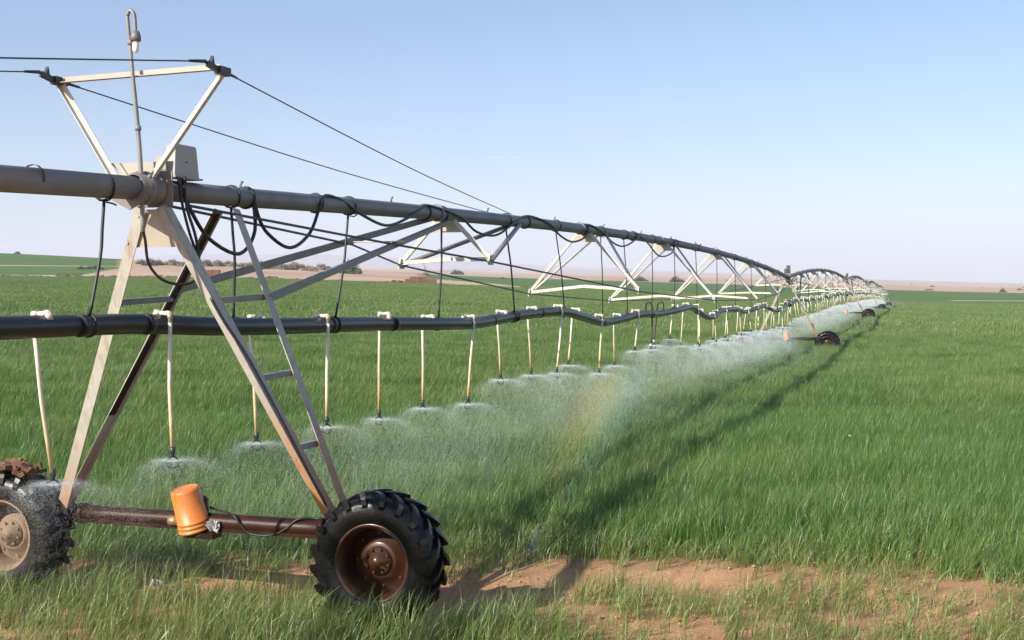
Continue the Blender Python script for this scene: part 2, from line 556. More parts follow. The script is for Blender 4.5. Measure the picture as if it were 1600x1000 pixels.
def build_ground():
    th = np.concatenate([np.linspace(-math.pi, -.95, 60, endpoint=False), np.linspace(-.95, .95, 340, endpoint=False), np.linspace(.95, math.pi, 60, endpoint=False)])
    rad = np.concatenate([[0.3], np.linspace(2, 8, 8), np.geomspace(8.3, 25, 110), np.geomspace(25.5, 255, 120), np.arange(258, 460, 2.2), np.geomspace(465, 1600, 90)])
    T, Rr = np.meshgrid(th, rad)
    X = np.sin(T) * Rr; Y = np.cos(T) * Rr
    behind = np.clip(-Y, 0, None)
    Z = ground_z(X, np.maximum(Y, 0))
    Z = np.where(Y < 15, Z * np.clip(Y / 15, 0, 1), Z)
    near = np.exp(-(np.maximum(Rr - 10, 0) / 12) ** 2)
    Z = Z + near * (0.10 * (fbm(X * .9, Y * .9, 11) - .5) + .035 * (fbm(X * 4, Y * 4, 13) - .5))
    Z = Z - near * .07 * np.exp(-(track_dist(X, Y) / .45) ** 2)
    nr, nt = X.shape
    V = np.stack([X, Y, Z], -1).reshape(-1, 3)
    i, j = np.meshgrid(np.arange(nr - 1), np.arange(nt), indexing='ij')
    j2 = (j + 1) % nt
    F = np.stack([i * nt + j, i * nt + j2, (i + 1) * nt + j2, (i + 1) * nt + j], -1).reshape(-1, 4)
    me = bpy.data.meshes.new('ground')
    me.from_pydata(V.tolist(), [], F.tolist())
    a = me.attributes.new('crop', 'FLOAT', 'POINT')
    c = crop_mask(X, Y)
    td = track_dist(X, Y)
    sandy = 1 - smooth(13.0, 14.2, Y + .8 * (fbm(X / 2, Y / 2, 5) - .5))
    c = np.where(Y < 14.5, c * (1 - sandy), c)
    a.data.foreach_set('value', c.reshape(-1).astype(np.float32))
    me.polygons.foreach_set('use_smooth', [True] * len(me.polygons))
    m, n, l, p = mat('field_soil')
    geo = n.new('ShaderNodeNewGeometry')
    at = n.new('ShaderNodeAttribute'); at.attribute_name = 'crop'
    def noise(scale, detail=6, sc=None):
        t = n.new('ShaderNodeTexNoise')
        t.inputs['Scale'].default_value = scale
        t.inputs['Detail'].default_value = detail
        t.inputs['Roughness'].default_value = .65
        if sc:
            mp = n.new('ShaderNodeMapping'); mp.inputs['Scale'].default_value = sc
            l.new(geo.outputs['Position'], mp.inputs['Vector']); l.new(mp.outputs[0], t.inputs['Vector'])
        else:
            l.new(geo.outputs['Position'], t.inputs['Vector'])
        return t
    n1 = noise(1.6); n2 = noise(22, 8); n3 = noise(.02, 5)
    sand = ramp(n, [(.3, (.38, .20, .10)), (.7, (.55, .33, .18))])
    l.new(n1.outputs['Fac'], sand.inputs[0])
    far = ramp(n, [(.35, (.42, .28, .19)), (.65, (.58, .43, .31))])
    l.new(n3.outputs['Fac'], far.inputs[0])
    ln = n.new('ShaderNodeVectorMath'); ln.operation = 'LENGTH'
    l.new(geo.outputs['Position'], ln.inputs[0])
    mr = n.new('ShaderNodeMapRange'); mr.inputs['From Min'].default_value = 60; mr.inputs['From Max'].default_value = 250
    l.new(ln.outputs['Value'], mr.inputs['Value'])
    smx = n.new('ShaderNodeMixRGB')
    l.new(mr.outputs[0], smx.inputs[0]); l.new(sand.outputs[0], smx.inputs[1]); l.new(far.outputs[0], smx.inputs[2])
    g1 = noise(.05, 6, (.35, 1.6, 1)); g2 = noise(.9, 4)
    ga = n.new('ShaderNodeMath'); ga.operation = 'MULTIPLY_ADD'
    l.new(g2.outputs['Fac'], ga.inputs[0]); ga.inputs[1].default_value = .6; ga.inputs[2].default_value = -.3
    gs = n.new('ShaderNodeMath'); l.new(g1.outputs['Fac'], gs.inputs[0]); l.new(ga.outputs[0], gs.inputs[1])
    green = ramp(n, [(.3, (.07, .135, .042)), (.7, (.13, .21, .065))])
    l.new(gs.outputs[0], green.inputs[0])
    # soil between the stalks near by, the crop itself where the stalks cannot be told apart
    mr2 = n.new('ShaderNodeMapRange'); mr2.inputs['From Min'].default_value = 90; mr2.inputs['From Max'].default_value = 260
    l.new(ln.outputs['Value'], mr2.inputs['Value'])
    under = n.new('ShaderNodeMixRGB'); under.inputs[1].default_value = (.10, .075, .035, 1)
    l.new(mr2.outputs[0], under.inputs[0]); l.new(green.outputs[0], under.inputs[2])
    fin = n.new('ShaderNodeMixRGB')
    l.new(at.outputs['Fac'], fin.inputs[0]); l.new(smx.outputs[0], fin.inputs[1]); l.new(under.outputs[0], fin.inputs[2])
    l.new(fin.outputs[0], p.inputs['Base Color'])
    p.inputs['Roughness'].default_value = .9
    p.inputs['Specular IOR Level'].default_value = .15
    b = n.new('ShaderNodeBump'); b.inputs['Strength'].default_value = .9; b.inputs['Distance'].default_value = .03
    l.new(n2.outputs['Fac'], b.inputs['Height']); l.new(b.outputs[0], p.inputs['Normal'])
    me.materials.append(m)
    o = bpy.data.objects.new('ground', me); col.objects.link(o)
    tag(o, kind='structure')
build_ground()

def fan_sheet(name, m, th0, th1, nth, radii, zfun):
    th = np.linspace(th0, th1, nth)
    T, Rr = np.meshgrid(th, radii)
    X = np.tan(T) * Rr; Y = Rr + 0 * T
    Z = zfun(X, Y)
    V = np.stack([X, Y, Z], -1).reshape(-1, 3)
    nr = len(radii)
    i, j = np.meshgrid(np.arange(nr - 1), np.arange(nth - 1), indexing='ij')
    F = np.stack([i * nth + j, i * nth + j + 1, (i + 1) * nth + j + 1, (i + 1) * nth + j], -1).reshape(-1, 4)
    me = bpy.data.meshes.new(name)
    me.from_pydata(V.tolist(), [], F.tolist())
    me.polygons.foreach_set('use_smooth', [True] * len(me.polygons))
    me.materials.append(m)
    o = bpy.data.objects.new(name, me); col.objects.link(o)
    return tag(o, kind='structure')

M['desert'] = noisy('pale_desert', (0.44, 0.33, 0.255), (0.60, 0.47, 0.37), .004, .95, 0, 0, (0.24, 0.18, 0.13), .012, (.55, .7), stretch=(.5, 1.4, 1))
M['hill'] = noisy('far_hill_rock', (0.26, 0.20, 0.17), (0.36, 0.28, 0.23), .002, .95)
fan_sheet('desert', M['desert'], -.95, .95, 300, np.geomspace(1350, 12000, 90),
          lambda x, y: ground_z(x, y) - np.where(y < 1550, .6, 0) + (fbm(x / 240, y / 240, 21) - .5) * np.interp(y, [1350, 2500, 6000], [1, 9, 16]))
_hu = np.array([-1.4, -.42, -.36, -.3, -.25, -.2, -.165, -.12, -.08, -.05, .0, .05, .1, .16, .22, .3])
_hy = np.array([400, 402, 404, 402, 394, 394, 392, 400, 403, 407, 412, 416, 419, 424, 431, 440.])
def hill_z(x, y):
    u = x / y
    top = 2.98 + (448 - np.interp(u, _hu, _hy)) * 11000 / 1950
    k = np.clip(1 - np.abs(y - 11000) / 2200, 0, 1)
    return top * (k ** .8) + (fbm(x / 700, y / 700, 31) - .5) * 60 * k - 5
fan_sheet('hills', M['hill'], -.85, .32, 220, np.linspace(8700, 13300, 30), hill_z)

# ------------------------------------------------------------------ the drive tower (built once, copied down the machine)
def leg_shape(p0, p1, w, d, u):
    return MB().prism(p0, p1, channel_prof(w, d), u)

WB = 1.955      # half wheel base
def make_tyre(m, parent, name='tyre'):
    mb = MB()
    prof = [(.335, -.165), (.36, -.185), (.43, -.195), (.50, -.185), (.545, -.165), (.565, -.12), (.572, 0), (.565, .12), (.545, .165), (.50, .185), (.43, .195), (.36, .185), (.335, .165)]
    mb.lathe(prof, (0, 0, 0), (0, 1, 0), 56)
    N = 20
    for side in (-1, 1):
        for k in range(N):
            a0 = 2 * math.pi * (k + (0.5 if side > 0 else 0)) / N
            # (angle offset, lateral, radius of top, radius of foot)
            path = [(-.03, .012, .608, .56), (.07, .07, .612, .558), (.15, .125, .61, .55), (.20, .172, .60, .53), (.215, .192, .565, .49), (.22, .197, .515, .46)]
            hw = .036
            vs = []
            for q, (da, lat, rt, rf) in enumerate(path):
                for e, rr in ((-1, rf), (-.72, rt), (.72, rt), (1, rf)):
                    a = a0 + da + e * hw / .58
                    lt = side * (lat if rr == rt else lat - (.0 if q < 3 else .018))
                    vs.append((math.sin(a) * rr, lt, math.cos(a) * rr))
            fs = []
            for q in range(len(path) - 1):
                for e in range(3):
                    f = (q * 4 + e, q * 4 + e + 1, q * 4 + e + 5, q * 4 + e + 4)
                    fs.append(f if side < 0 else f[::-1])
            fs.append((0, 1, 2, 3) if side > 0 else (3, 2, 1, 0))
            z = (len(path) - 1) * 4
            fs.append((z, z + 1, z + 2, z + 3) if side < 0 else (z + 3, z + 2, z + 1, z))
            mb.add(vs, fs)
    return mb.build(name, m, parent)

def make_wheel(parent, x, rim_m, tyre_m, spin, label=None):
    w = empty('wheel'); w.parent = parent
    w.location = (x, 0, .58); w.rotation_euler = (0, spin, 0)
    if label: w['label'] = label
    make_tyre(tyre_m, w)
    r = MB()
    r.lathe([(.352, -.17), (.345, -.178), (.325, -.172), (.318, -.15), (.300, -.13), (.294, -.05), (.288, .075), (.30, .12), (.318, .15), (.345, .178), (.352, .17)], (0, 0, 0), (0, 1, 0), 48)
    r.lathe([(.289, .075), (.25, .06), (.20, .035), (.165, -.01), (.15, -.018), (.02, -.02)], (0, 0, 0), (0, 1, 0), 48)
    r.build('rim', rim_m, w)
    h = MB()
    h.lathe([(.13, -.018), (.128, -.036), (.085, -.038), (.078, -.07), (.045, -.075), (.04, -.095), (.0, -.096)], (0, 0, 0), (0, 1, 0), 24)
    for k in range(8):
        a = 2 * math.pi * k / 8
        h.lathe([(.012, -.03), (.012, -.058), (0, -.06)], (math.sin(a) * .107, 0, math.cos(a) * .107), (0, 1, 0), 6, smooth=False)
    for k in range(8):
        a = 2 * math.pi * (k + .5) / 8
        h.lathe([(.011, .04), (.011, .016), (0, .014)], (math.sin(a) * .235, 0.02, math.cos(a) * .235), (0, 1, 0), 6, smooth=False)
    h.build('hub', rim_m, w)
    return w

def make_tower(near):
    t = empty('drive_tower')
    BS = .22                                    # the base beam runs just behind the wheels
    top_f, top_r = -.49, .735
    for sx in (-1, 1):
        foot = Vector((sx * 1.46, BS - .03, .84))
        # front and rear legs: steel angles, flanges turned inwards
        def ell(a, b, front):
            e = -1 if front else 1
            th_ = .008
            return [(-e * a, 0), (e * a, 0), (e * a, -sx * b), (e * (a - th_), -sx * b), (e * (a - th_), -sx * th_), (-e * a, -sx * th_)]
        MB().prism((sx * .13, top_f, 3.70), foot + Vector((sx * .04, -.05, 0)), ell(.075 if sx > 0 else .065, .062 if sx > 0 else .115, True), (0, 1, 0)).build('leg', M['leg'] if sx > 0 else M['pale_leg'], t)
        rl = MB().prism((sx * .11, top_r, 3.74), foot + Vector((sx * .09, .09, 0)), ell(.06, .055 if sx > 0 else .048, False), (0, 1, 0)).build('leg', M['leg'] if sx > 0 else M['pale_leg'], t)
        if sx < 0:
            # shade in the hollow of this angle, painted as an almost black strip
            MB().prism((sx * .11, top_r, 3.70), foot + Vector((sx * .09, .09, .03)), [(-.059, .009), (.05, .009), (.05, .012), (-.059, .012)], (0, 1, 0)).build('shade_strip', M['rust'], rl)
        # knee brace to the pipe
    def on_leg(sx, front, z):
        a = Vector((sx * .11, top_f, 3.70)) if front else Vector((sx * .10, top_r, 3.74))
        b = Vector((sx * 1.46, BS - .08, .84)) if front else Vector((sx * 1.52, BS + .06, .84))
        k = (3.7 - z) / (3.7 - .84)
        return a.lerp(b, k)
    for sx, zs in ((1, (2.88, 2.18, 1.55)), (-1, (2.86,))):
        for z in zs:
            a = on_leg(sx, True, z); b = on_leg(sx, False, z)
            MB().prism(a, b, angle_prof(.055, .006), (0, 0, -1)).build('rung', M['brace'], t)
    # gusset plate under the joint
    g = MB()
    g.slab([(-.17, top_f - .035, 3.66), (.17, top_f - .035, 3.66), (.30, top_f + .03, 3.33), (-.30, top_f + .03, 3.33)], .008)
    for bx, bz in ((-.12, 3.60), (.12, 3.60), (-.27, 3.37), (.27, 3.37)):
        g.lathe([(.013, 0), (.013, .016), (0, .017)], (bx, top_f - .04 + (.05 if bz < 3.4 else 0), bz), (0, -1, 0), 6, smooth=False)
    g.build('gusset_plate', M['plate'], t)
    # base beam with lower flange
    b = MB()
    b.tube([(-2.0, BS, .77), (-1, BS, .77), (0, BS, .77), (1, BS, .77), (2.0, BS, .77)], .084, 20)
    b.box((0, BS - .087, .715), (2.7, .012, .035))
    beam = b.build('base_beam', M['rust'], t)
    for sx in (-1, 1):
        gb = MB()
        gb.box((sx * WB, BS + .0, .60), (.30, .19, .30))
        gb.lathe([(.12, -.16), (.12, .0)], (sx * WB, BS - .06, .58), (0, 1, 0), 20)
        gb.build('gearbox', M['rust'], t)
        c = MB(); c.lathe([(.088, -.03), (.1, -.03), (.1, .03), (.088, .03)], (sx * 1.30, BS, .77), (1, 0, 0), 16, closed=True)
        c.build('shaft_collar', M['rust'], t)
    # drive motor under the bucket
    mo = MB()
    mo.lathe([(0, .0), (.095, 0), (.10, .02), (.10, .16), (.07, .19), (0, .19)], (0, BS - .02, .82), (0, 0, 1), 18)
    mo.build('drive_motor', M['rust'], t)
    br = MB(); br.box((.10, BS - .10, .665), (.30, .16, .05)); br.build('motor_bracket', M['rust'], t)
    cn = MB(); cn.lathe([(.03, 0), (.045, .01), (.045, .09), (.03, .1)], (-.26, BS - .11, .78), (1, 0, 0), 10); cn.build('cable_gland', M['brass'], t)
    # outrigger frame above the joint, on the near tower only
    if near:
        f = -.62
        XT = {-1: -.85, 1: .79}
        for sx in (-1, 1):
            ap = [(-.03, 0), (.03, 0), (.03, .05), (.022, .05), (.022, .008), (-.03, .008)]
            if sx < 0: ap = [(-a_, b_) for a_, b_ in ap]
            MB().prism((-.10 + sx * .16, f, 3.90), (XT[sx], f, 4.79), [(-a_, b_) for a_, b_ in ap], (-1, 0, 0)).build('outrigger_arm', M['galv'], t)
            h = MB()
            cx = XT[sx] + sx * .012
            h.box((cx, f - .02, 4.81), (.07, .16, .07))
            h.prism((cx, f - .10, 4.81), (cx, f - .27, 4.84), rect_prof(.03, .05), (1, 0, 0))
            h.slab([(cx - .02, f - .2, 4.83), (cx - .02, f - .13, 4.84), (cx - .02, f - .15, 4.92)], .03)
            h.build('cable_clamp', M['wire'], t)
        MB().prism((-.84, f - .014, 4.79), (.78, f - .014, 4.82), angle_prof(.055, .006), (0, 0, 1)).build('outrigger_bar', M['plate'], t)
        MB().slab([(-.24, f + .035, 3.95), (.06, f + .035, 3.95), (.10, f + .035, 4.07), (-.36, f + .035, 4.07)], .008).build('outrigger_plate', M['plate'], t)
    # flexible pipe joint with its collars
    j = MB()
    j.lathe([(.105, -.16), (.125, -.14), (.13, -.06), (.15, -.05), (.15, .0), (.12, .01), (.12, .09), (.145, .10), (.145, .15), (.105, .16)], (0, -.62, 3.84), (0, 1, 0), 20)
    j.slab([(-.2, -.80, 3.73), (-.02, -.80, 3.64), (.16, -.80, 3.73), (.13, -.80, 3.80), (-.13, -.80, 3.80)], .02)
    j.slab([(-.19, -.47, 3.68), (.19, -.47, 3.68), (.19, -.47, 3.99), (.1, -.47, 4.02), (-.1, -.47, 4.02), (-.19, -.47, 3.99)], .014)
    for a in range(8):
        an = a * math.pi / 4
        j.lathe([(.014, 0), (.014, .02), (0, .021)], (math.sin(an) * .137, -.67, 3.84 + math.cos(an) * .137), (0, -1, 0), 6, smooth=False)
    j.build('pipe_joint', M['old_pipe'], t)
    make_wheel(t, WB, M['rim'], M['rubber'], .3)
    make_wheel(t, -WB, M['muddy_rim'], M['muddy_rubber'], 1.1, 'muddy tyre on a rim caked with pale dust')
    return t

# tower stations: x, y, pipe height above ground datum, heading of the span that starts here
ST = [(-3.02, 11.525), (13.67, 62.0), (30.8, 115.0), (47.1, 166.0), (63.4, 217.0), (80.0, 268.0), (87.4, 291.0)]
PIPE_Z = [3.84, 3.457, 3.64, 3.34, 3.02, 1.80, .35]
TOWER_LABEL = [
    'near steel tower with rusty base beam and big wet black wheels',
    'second steel tower along the pipe, standing halfway to the horizon',
    'third steel tower along the pipe, small behind the second tower',
    'fourth steel tower along the pipe, its wheel half hidden in mist',
    'fifth steel tower along the pipe, tiny and pale in the mist',
    'last steel tower of the pipe, just before its drooping end']
head = []
for i in range(6):
    head.append(math.atan2(ST[i + 1][0] - ST[i][0], ST[i + 1][1] - ST[i][1]))
BUCKETS, BOXES = [], []
tower0 = make_tower(True)
tower1 = make_tower(False)
towers = [tower0, tower1]
for i in range(2, 6):
    towers.append(copy_tree(tower1))
for i, tw in enumerate(towers):
    tw.location = (ST[i][0], ST[i][1], PIPE_Z[i] - 3.84)
    tw.rotation_euler = (0, 0, -head[i])
    tag(tw, TOWER_LABEL[i], 'irrigation tower', 'wheeled towers that carry the irrigation pipe')
def tw_pt(i, p):
    return Matrix.Translation((ST[i][0], ST[i][1], PIPE_Z[i] - 3.84)) @ Euler((0, 0, -head[i])).to_matrix().to_4x4() @ Vector(p)

# ------------------------------------------------------------------ truss spans
VS = [6.6, 14.2, 22.0, 30.5, 38.6, 46.4]
VW = [.68, 1.13, 1.38, 1.38, 1.13, .72]
VDROP = [.70, 1.27, 1.55, 1.55, 1.27, .72]
VROLL = [.035, .022, .008, 0, .004, .01]
def make_span(L, z0, z1, crown, near=False):
    """local frame: +y along the span, +x to its right, z above the datum"""
    t = empty('truss_span')
    def pz(s):
        k = s / L
        return z0 + (z1 - z0) * k + crown * 4 * k * (1 - k)
    n = 40
    pts = [(0, -.5 + (L - .1) * i / n, pz(max(0, -.5 + (L - .1) * i / n))) for i in range(n + 1)]
    MB().tube(pts, .097, 14 if near else 10).build('pipe', M['pipe'], t)
    k = L / 53.2
    for i in range(6):
        s = VS[i] * k; w = VW[i]; zt = pz(s) - .11; zb = pz(s) - VDROP[i]
        nodes = []
        for sx in (-1, 1):
            nodes.append(Vector((sx * w, s, zb + sx * w * VROLL[i])))
        # flange and cross plate
        f = MB()
        f.lathe([(.098, -.014), (.124, -.014), (.124, .014), (.098, .014)], (0, s - .35, pz(s)), (0, 1, 0), 14, smooth=False, closed=True)
        f.build('flange', M['pipe'], t)
        MB().slab([(-.26, s - .02, zt - .15), (.26, s - .02, zt - .15), (.12, s - .02, zt + .015), (-.12, s - .02, zt + .015)], .008).build('cross_plate', M['plate'] if near else M['galv'], t)
        fs = 3.2 if i == 0 else 1.5
        for q, sx in enumerate((-1, 1)):
            nd = nodes[q]
            MB().prism((sx * .12, s, zt), nd, angle_prof(.055, .006), (sx, 0, .3)).build('strut', M['galv'], t)
            s2 = s + fs
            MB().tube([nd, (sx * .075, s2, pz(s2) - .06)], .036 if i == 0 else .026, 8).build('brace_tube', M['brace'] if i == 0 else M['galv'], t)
            e = MB()
            e.slab([nd + Vector((0, -.10, -.05)), nd + Vector((0, .10, -.05)), nd + Vector((0, .12, .06)), nd + Vector((0, -.04, .10))], .02)
            e.lathe([(.02, 0), (.02, .07), (0, .075)], nd + Vector((0, -.05, -.02)), (0, -1, .5), 6)
            e.build('node_plate', M['galv'], t)
        mid = (nodes[0] + nodes[1]) / 2 + Vector((0, 0, .10 if 0 < i < 4 else .03))
        sp = MB()
        sp.prism(nodes[0], mid, angle_prof(.06, .006), (0, 0, 1))
        sp.prism(mid, nodes[1], angle_prof(.06, .006), (0, 0, 1))
        sp.build('spreader', M['galv'], t)
        if i == 0:
            firstn = nodes
    # truss rods: pipe end, knee node, bottom nodes, pipe end
    for sx in (-1, 1):
        path = [(sx * .10, -.1, pz(0) - .12), (sx * .27, 4.1, pz(4.1) - .45)]
        for i in range(6):
            path.append((sx * VW[i], VS[i] * k, pz(VS[i] * k) - VDROP[i] + sx * sx * VW[i] * sx * VROLL[i]))
        path.append((sx * .10, L - .6, pz(L) - .1))
        MB().tube(path, .014, 6, smooth=False).build('truss_rod', M['wire'], t)
        # knee brace from the rear tower leg up to the pipe
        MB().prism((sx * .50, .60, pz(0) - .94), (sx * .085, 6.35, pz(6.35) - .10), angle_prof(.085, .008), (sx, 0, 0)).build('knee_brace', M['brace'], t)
    MB().slab([(-.44, 4.05, pz(4.1) - .42), (.44, 4.05, pz(4.1) - .42), (.44, 4.17, pz(4.1) - .42), (-.44, 4.17, pz(4.1) - .42)], .012).build('knee_plate', M['galv'], t)
    # small plugs standing on the pipe
    for i in range(14):
        s = 1.0 + i * 3.7
        if s < L - 1:
            MB().tube([(0, s, pz(s) + .08), (0, s, pz(s) + .125), (.012, s + .02, pz(s) + .16)], .014, 6).build('pipe_plug', M['pipe'], t)
    return t, pz

SPAN_LABEL = ['arched grey pipe span between the near tower and the second, on white truss',
              'arched pipe span rising behind the second tower',
              'arched pipe span between the third and fourth towers',
              'small arched pipe span between the fourth and fifth towers',
              'tiny arched pipe span before the last tower']
L1 = math.hypot(ST[1][0] - ST[0][0], ST[1][1] - ST[0][1])
span1, pz1 = make_span(L1, PIPE_Z[0], PIPE_Z[1], .5, True)
span1.location = (ST[0][0], ST[0][1], 0)
span1.rotation_euler = (0, 0, -head[0])
L2 = math.hypot(ST[2][0] - ST[1][0], ST[2][1] - ST[1][1])
span2, pz2 = make_span(L2, 0, 0, .58)
spans = [span1, span2] + [copy_tree(span2) for _ in range(3)]
for i in range(1, 5):
    Li = math.hypot(ST[i + 1][0] - ST[i][0], ST[i + 1][1] - ST[i][1])
    spans[i].location = (ST[i][0], ST[i][1], PIPE_Z[i])
    spans[i].rotation_euler = (math.atan2(PIPE_Z[i + 1] - PIPE_Z[i], Li), 0, -head[i])
    spans[i].scale = (1, Li / L2, 1)
for i, sp in enumerate(spans):
    tag(sp, SPAN_LABEL[i], 'irrigation pipe span', 'pipe spans of the irrigation machine')
# the span that comes in from the left, and the drooping end of the machine
inb = empty('truss_span', (ST[0][0], ST[0][1], 0), -head[0])
MB().tube([(0, -.78, 3.83), (0, -3, 3.76), (0, -6, 3.66), (0, -9, 3.56)], .102, 16).build('pipe', M['old_pipe'], inb)
for s_ in (-1.18, -2.05):
    MB().lathe([(.103, -.012), (.107, -.012), (.107, .012), (.103, .012)], (0, s_, 3.81), (0, 1, 0), 14, closed=True).build('pipe_band', M['cable'], inb)
tag(inb, 'thick weathered pipe end entering from the left to the near tower', 'irrigation pipe span', 'pipe spans of the irrigation machine')
ov = empty('pipe_overhang', (ST[5][0], ST[5][1], 0), -head[5])
Lo = math.hypot(ST[6][0] - ST[5][0], ST[6][1] - ST[5][1])
op = [(0, Lo * k / 10, PIPE_Z[5] + .5 * math.sin(k / 10 * math.pi * .6) * (1 - k / 10) - (1.45 * (k / 10) ** 1.4)) for k in range(11)]
MB().tube(op, .1, 8).build('pipe', M['galv'], ov)
for k in (3, 6, 9):
    p = Vector(op[k])
    MB().tube([p, p + Vector((.9, 1.5, -.75))], .04, 5).build('strut', M['galv'], ov)
    MB().tube([p, p + Vector((-.9, 1.5, -.75))], .04, 5).build('strut', M['galv'], ov)
tag(ov, 'pale drooping pipe end beyond the last tower', 'pipe end')

# ------------------------------------------------------------------ black hose under the pipe, one per span
def fr(i):
    return Matrix.Translation((ST[i][0], ST[i][1], 0)) @ Euler((0, 0, -head[i])).to_matrix().to_4x4()
F0 = fr(0)
HOSE = [(-8.5, 2.62), (-5.5, 2.66), (-3.61, 2.68), (-2.01, 2.67), (-.68, 2.655), (.45, 2.60), (1.69, 2.565), (3.03, 2.54), (4.47, 2.51), (6.7, 2.45), (7.91, 2.43), (9.62, 2.48), (11.45, 2.52), (12.71, 2.50), (14.1, 2.38), (15.94, 2.22), (17.42, 2.25), (19.41, 2.32), (21.7, 2.28), (24.34, 2.34), (26.34, 2.38), (27.65, 2.22), (29.17, 2.02), (30.43, 2.03), (32.03, 2.18), (35.48, 2.15), (38.04, 2.02), (41.91, 2.14), (44.07, 2.15), (45.93, 2.0), (48.97, 1.86), (51.75, 2.12), (54.5, 2.24)]
hs = np.array([h[0] for h in HOSE]); hz = np.array([h[1] for h in HOSE])
def hose_z(s): return float(np.interp(s, hs, hz))
hpts = catmull([F0 @ Vector((.03 * math.sin(s * 1.1), s, z)) for s, z in HOSE], 6)
ho = empty('supply_hose', F0 @ Vector((0, 0, 0)))
def rel(pts, o):
    return [Vector(p) - Vector(o.location) for p in pts]
MB().tube(rel(hpts, ho), .089, 14).build('hose_body', M['hose'], ho)
for s in (-1.5, -.6, .9, 1.9, 2.95, 4.75, 6.3, 8.6, 9.8, 11.2):
    a = F0 @ Vector((0, s - .035, hose_z(s))); b = F0 @ Vector((0, s + .035, hose_z(s)))
    MB().tube(rel([a, b], ho), .094, 14).build('hose_coupling', M['hose'], ho)
tag(ho, 'thick wavy black hose running from the left edge to the second tower', 'hose', 'black hoses slung under the pipe')
HOSE_LABEL = ['black hose under the second pipe span, behind the second tower', 'thin black hose under the third pipe span', 'thin black hose under the fourth pipe span', 'tiny black hose under the span before the last tower']
hose_far = {}
for i in range(1, 5):
    Fi = fr(i); Li = math.hypot(ST[i + 1][0] - ST[i][0], ST[i + 1][1] - ST[i][1])
    prof = []
    for k in range(28):
        s = 1.0 + (Li - 1.5) * k / 27
        z = PIPE_Z[i] + (PIPE_Z[i + 1] - PIPE_Z[i]) * s / Li - 1.25 + (.12 if i == 1 else .14) * random.uniform(-1, 1) - (0.15 if k == 0 else 0)
        prof.append((s, z))
    hose_far[i] = prof
    o = empty('supply_hose', Fi @ Vector((0, 0, 0)))
    MB().tube(rel(catmull([Fi @ Vector((0, s, z)) for s, z in prof], 3), o), .085, 8).build('hose_body', M['hose'], o)
    tag(o, HOSE_LABEL[i - 1], 'hose', 'black hoses slung under the pipe')

# ------------------------------------------------------------------ sprinkler drops
NOZ = []           # nozzle points for the spray: world point, span index
GRP_D = 'sprinkler drops hanging from the black hose'
def make_drop(M4, s, hz_, side, ds, zb, out=.15, black=False, detail=True, ring=.05):
    top = M4 @ Vector((0, s, hz_))
    o = empty('sprinkler_drop', top)
    q = lambda p: (M4 @ Vector(p)) - top
    a = q((-side * .03, s, hz_ + .085)); 
    gh = random.uniform(.105, .135); sk = random.uniform(-.05, .05)
    up = q((-side * .03, s, hz_ + gh)); ov_ = q((side * .125, s + sk, hz_ + gh + random.uniform(-.012, .012))); dn = q((side * .125, s + sk, hz_ + .02))
    bot = q((side * out, s + ds, zb))
    if black:
        arc = [q((-side * .04, s, hz_ + .08)), q((-side * .05, s, hz_ + .2)), q((side * .0, s, hz_ + .29)), q((side * .09, s, hz_ + .25)), q((side * .125, s, hz_ + .1)), dn]
        MB().tube(catmull(arc, 4), .02, 7).build('gooseneck', M['cable'], o)
    else:
        gn = MB()
        gn.tube([a, up, ov_, dn], .0195, 8, smooth=True)
        for c0, c1, c2 in ((a, up, ov_), (up, ov_, dn)):
            gn.tube([c1.lerp(c0, .045 / (c1 - c0).length), c1 + (c1 - c0).normalized() * .012], .0245, 8)
            gn.tube([c1.lerp(c2, .045 / (c2 - c1).length), c1 - (c2 - c1).normalized() * .012], .0245, 8)
        gn.tube([a + Vector((0, 0, -.03)), a + Vector((0, 0, .02))], .032, 8)
        gn.build('gooseneck', M['white_plastic'], o)
    mid = dn.lerp(bot, .5) + Vector((random.uniform(-.012, .012), random.uniform(-.02, .02), 0))
    MB().tube([dn, dn.lerp(mid, .6), mid, mid.lerp(bot, .5), bot], .0185, 8).build('drop_pipe', M['cable'] if black else M['drop'], o)
    nz = MB()
    nz.tube([bot + Vector((0, 0, .06)), bot + Vector((0, 0, .02)), bot, bot + Vector((0, 0, -.035))], [.024, .027, .024, .015], 8)
    pts = [bot + Vector((math.sin(t) * ring, math.sin(t) * ring * .2, -.03 - ring + math.cos(t) * ring)) for t in np.linspace(0, 2 * math.pi, 13)]
    nz.tube(pts, .0085, 5, caps=False)
    nz.lathe([(.0, -.004), (.035, -.002), (.038, .004), (0, .006)], bot + Vector((0, 0, -.03 - 2 * ring)), (0, 0, 1), 10)
    nz.build('nozzle', M['nozzle'], o)
    if black:
        MB().tube([bot + Vector((0, 0, .09)), bot + Vector((0, 0, .0))], .026, 8).build('coupling', M['white_plastic'], o)
    NOZ.append((top + bot + Vector((0, 0, -.1)), 0))
    return o
DROPS = [(-4.9, -1, .1, 1.47), (-3.4, 1, .05, 1.5), (-1.92, -1, .25, 1.46), (-.41, 1, -.03, 1.50), (1.39, -1, .16, 1.40), (2.69, 1, -.12, 1.47), (4.56, -1, .08, 1.34), (6.06, -1, .05, 1.34), (7.41, 1, -.3, 1.32),
         (9.22, -1, .25, 1.50), (10.87, -1, .29, 1.46), (12.21, 1, -.45, 1.46), (13.76, -1, -.16, 1.49), (15.26, 1, -.4, 1.25), (17.23, -1, .2, 1.25), (18.69, 1, -.5, 1.55), (20.28, 1, -.35, 1.5), (22.0, -1, -.25, 1.52), (24.08, -1, -.2, 1.58)]
ORD = ['second', 'third', 'fourth', 'fifth', 'sixth', 'seventh', 'eighth', 'ninth', 'tenth', 'eleventh', 'twelfth']
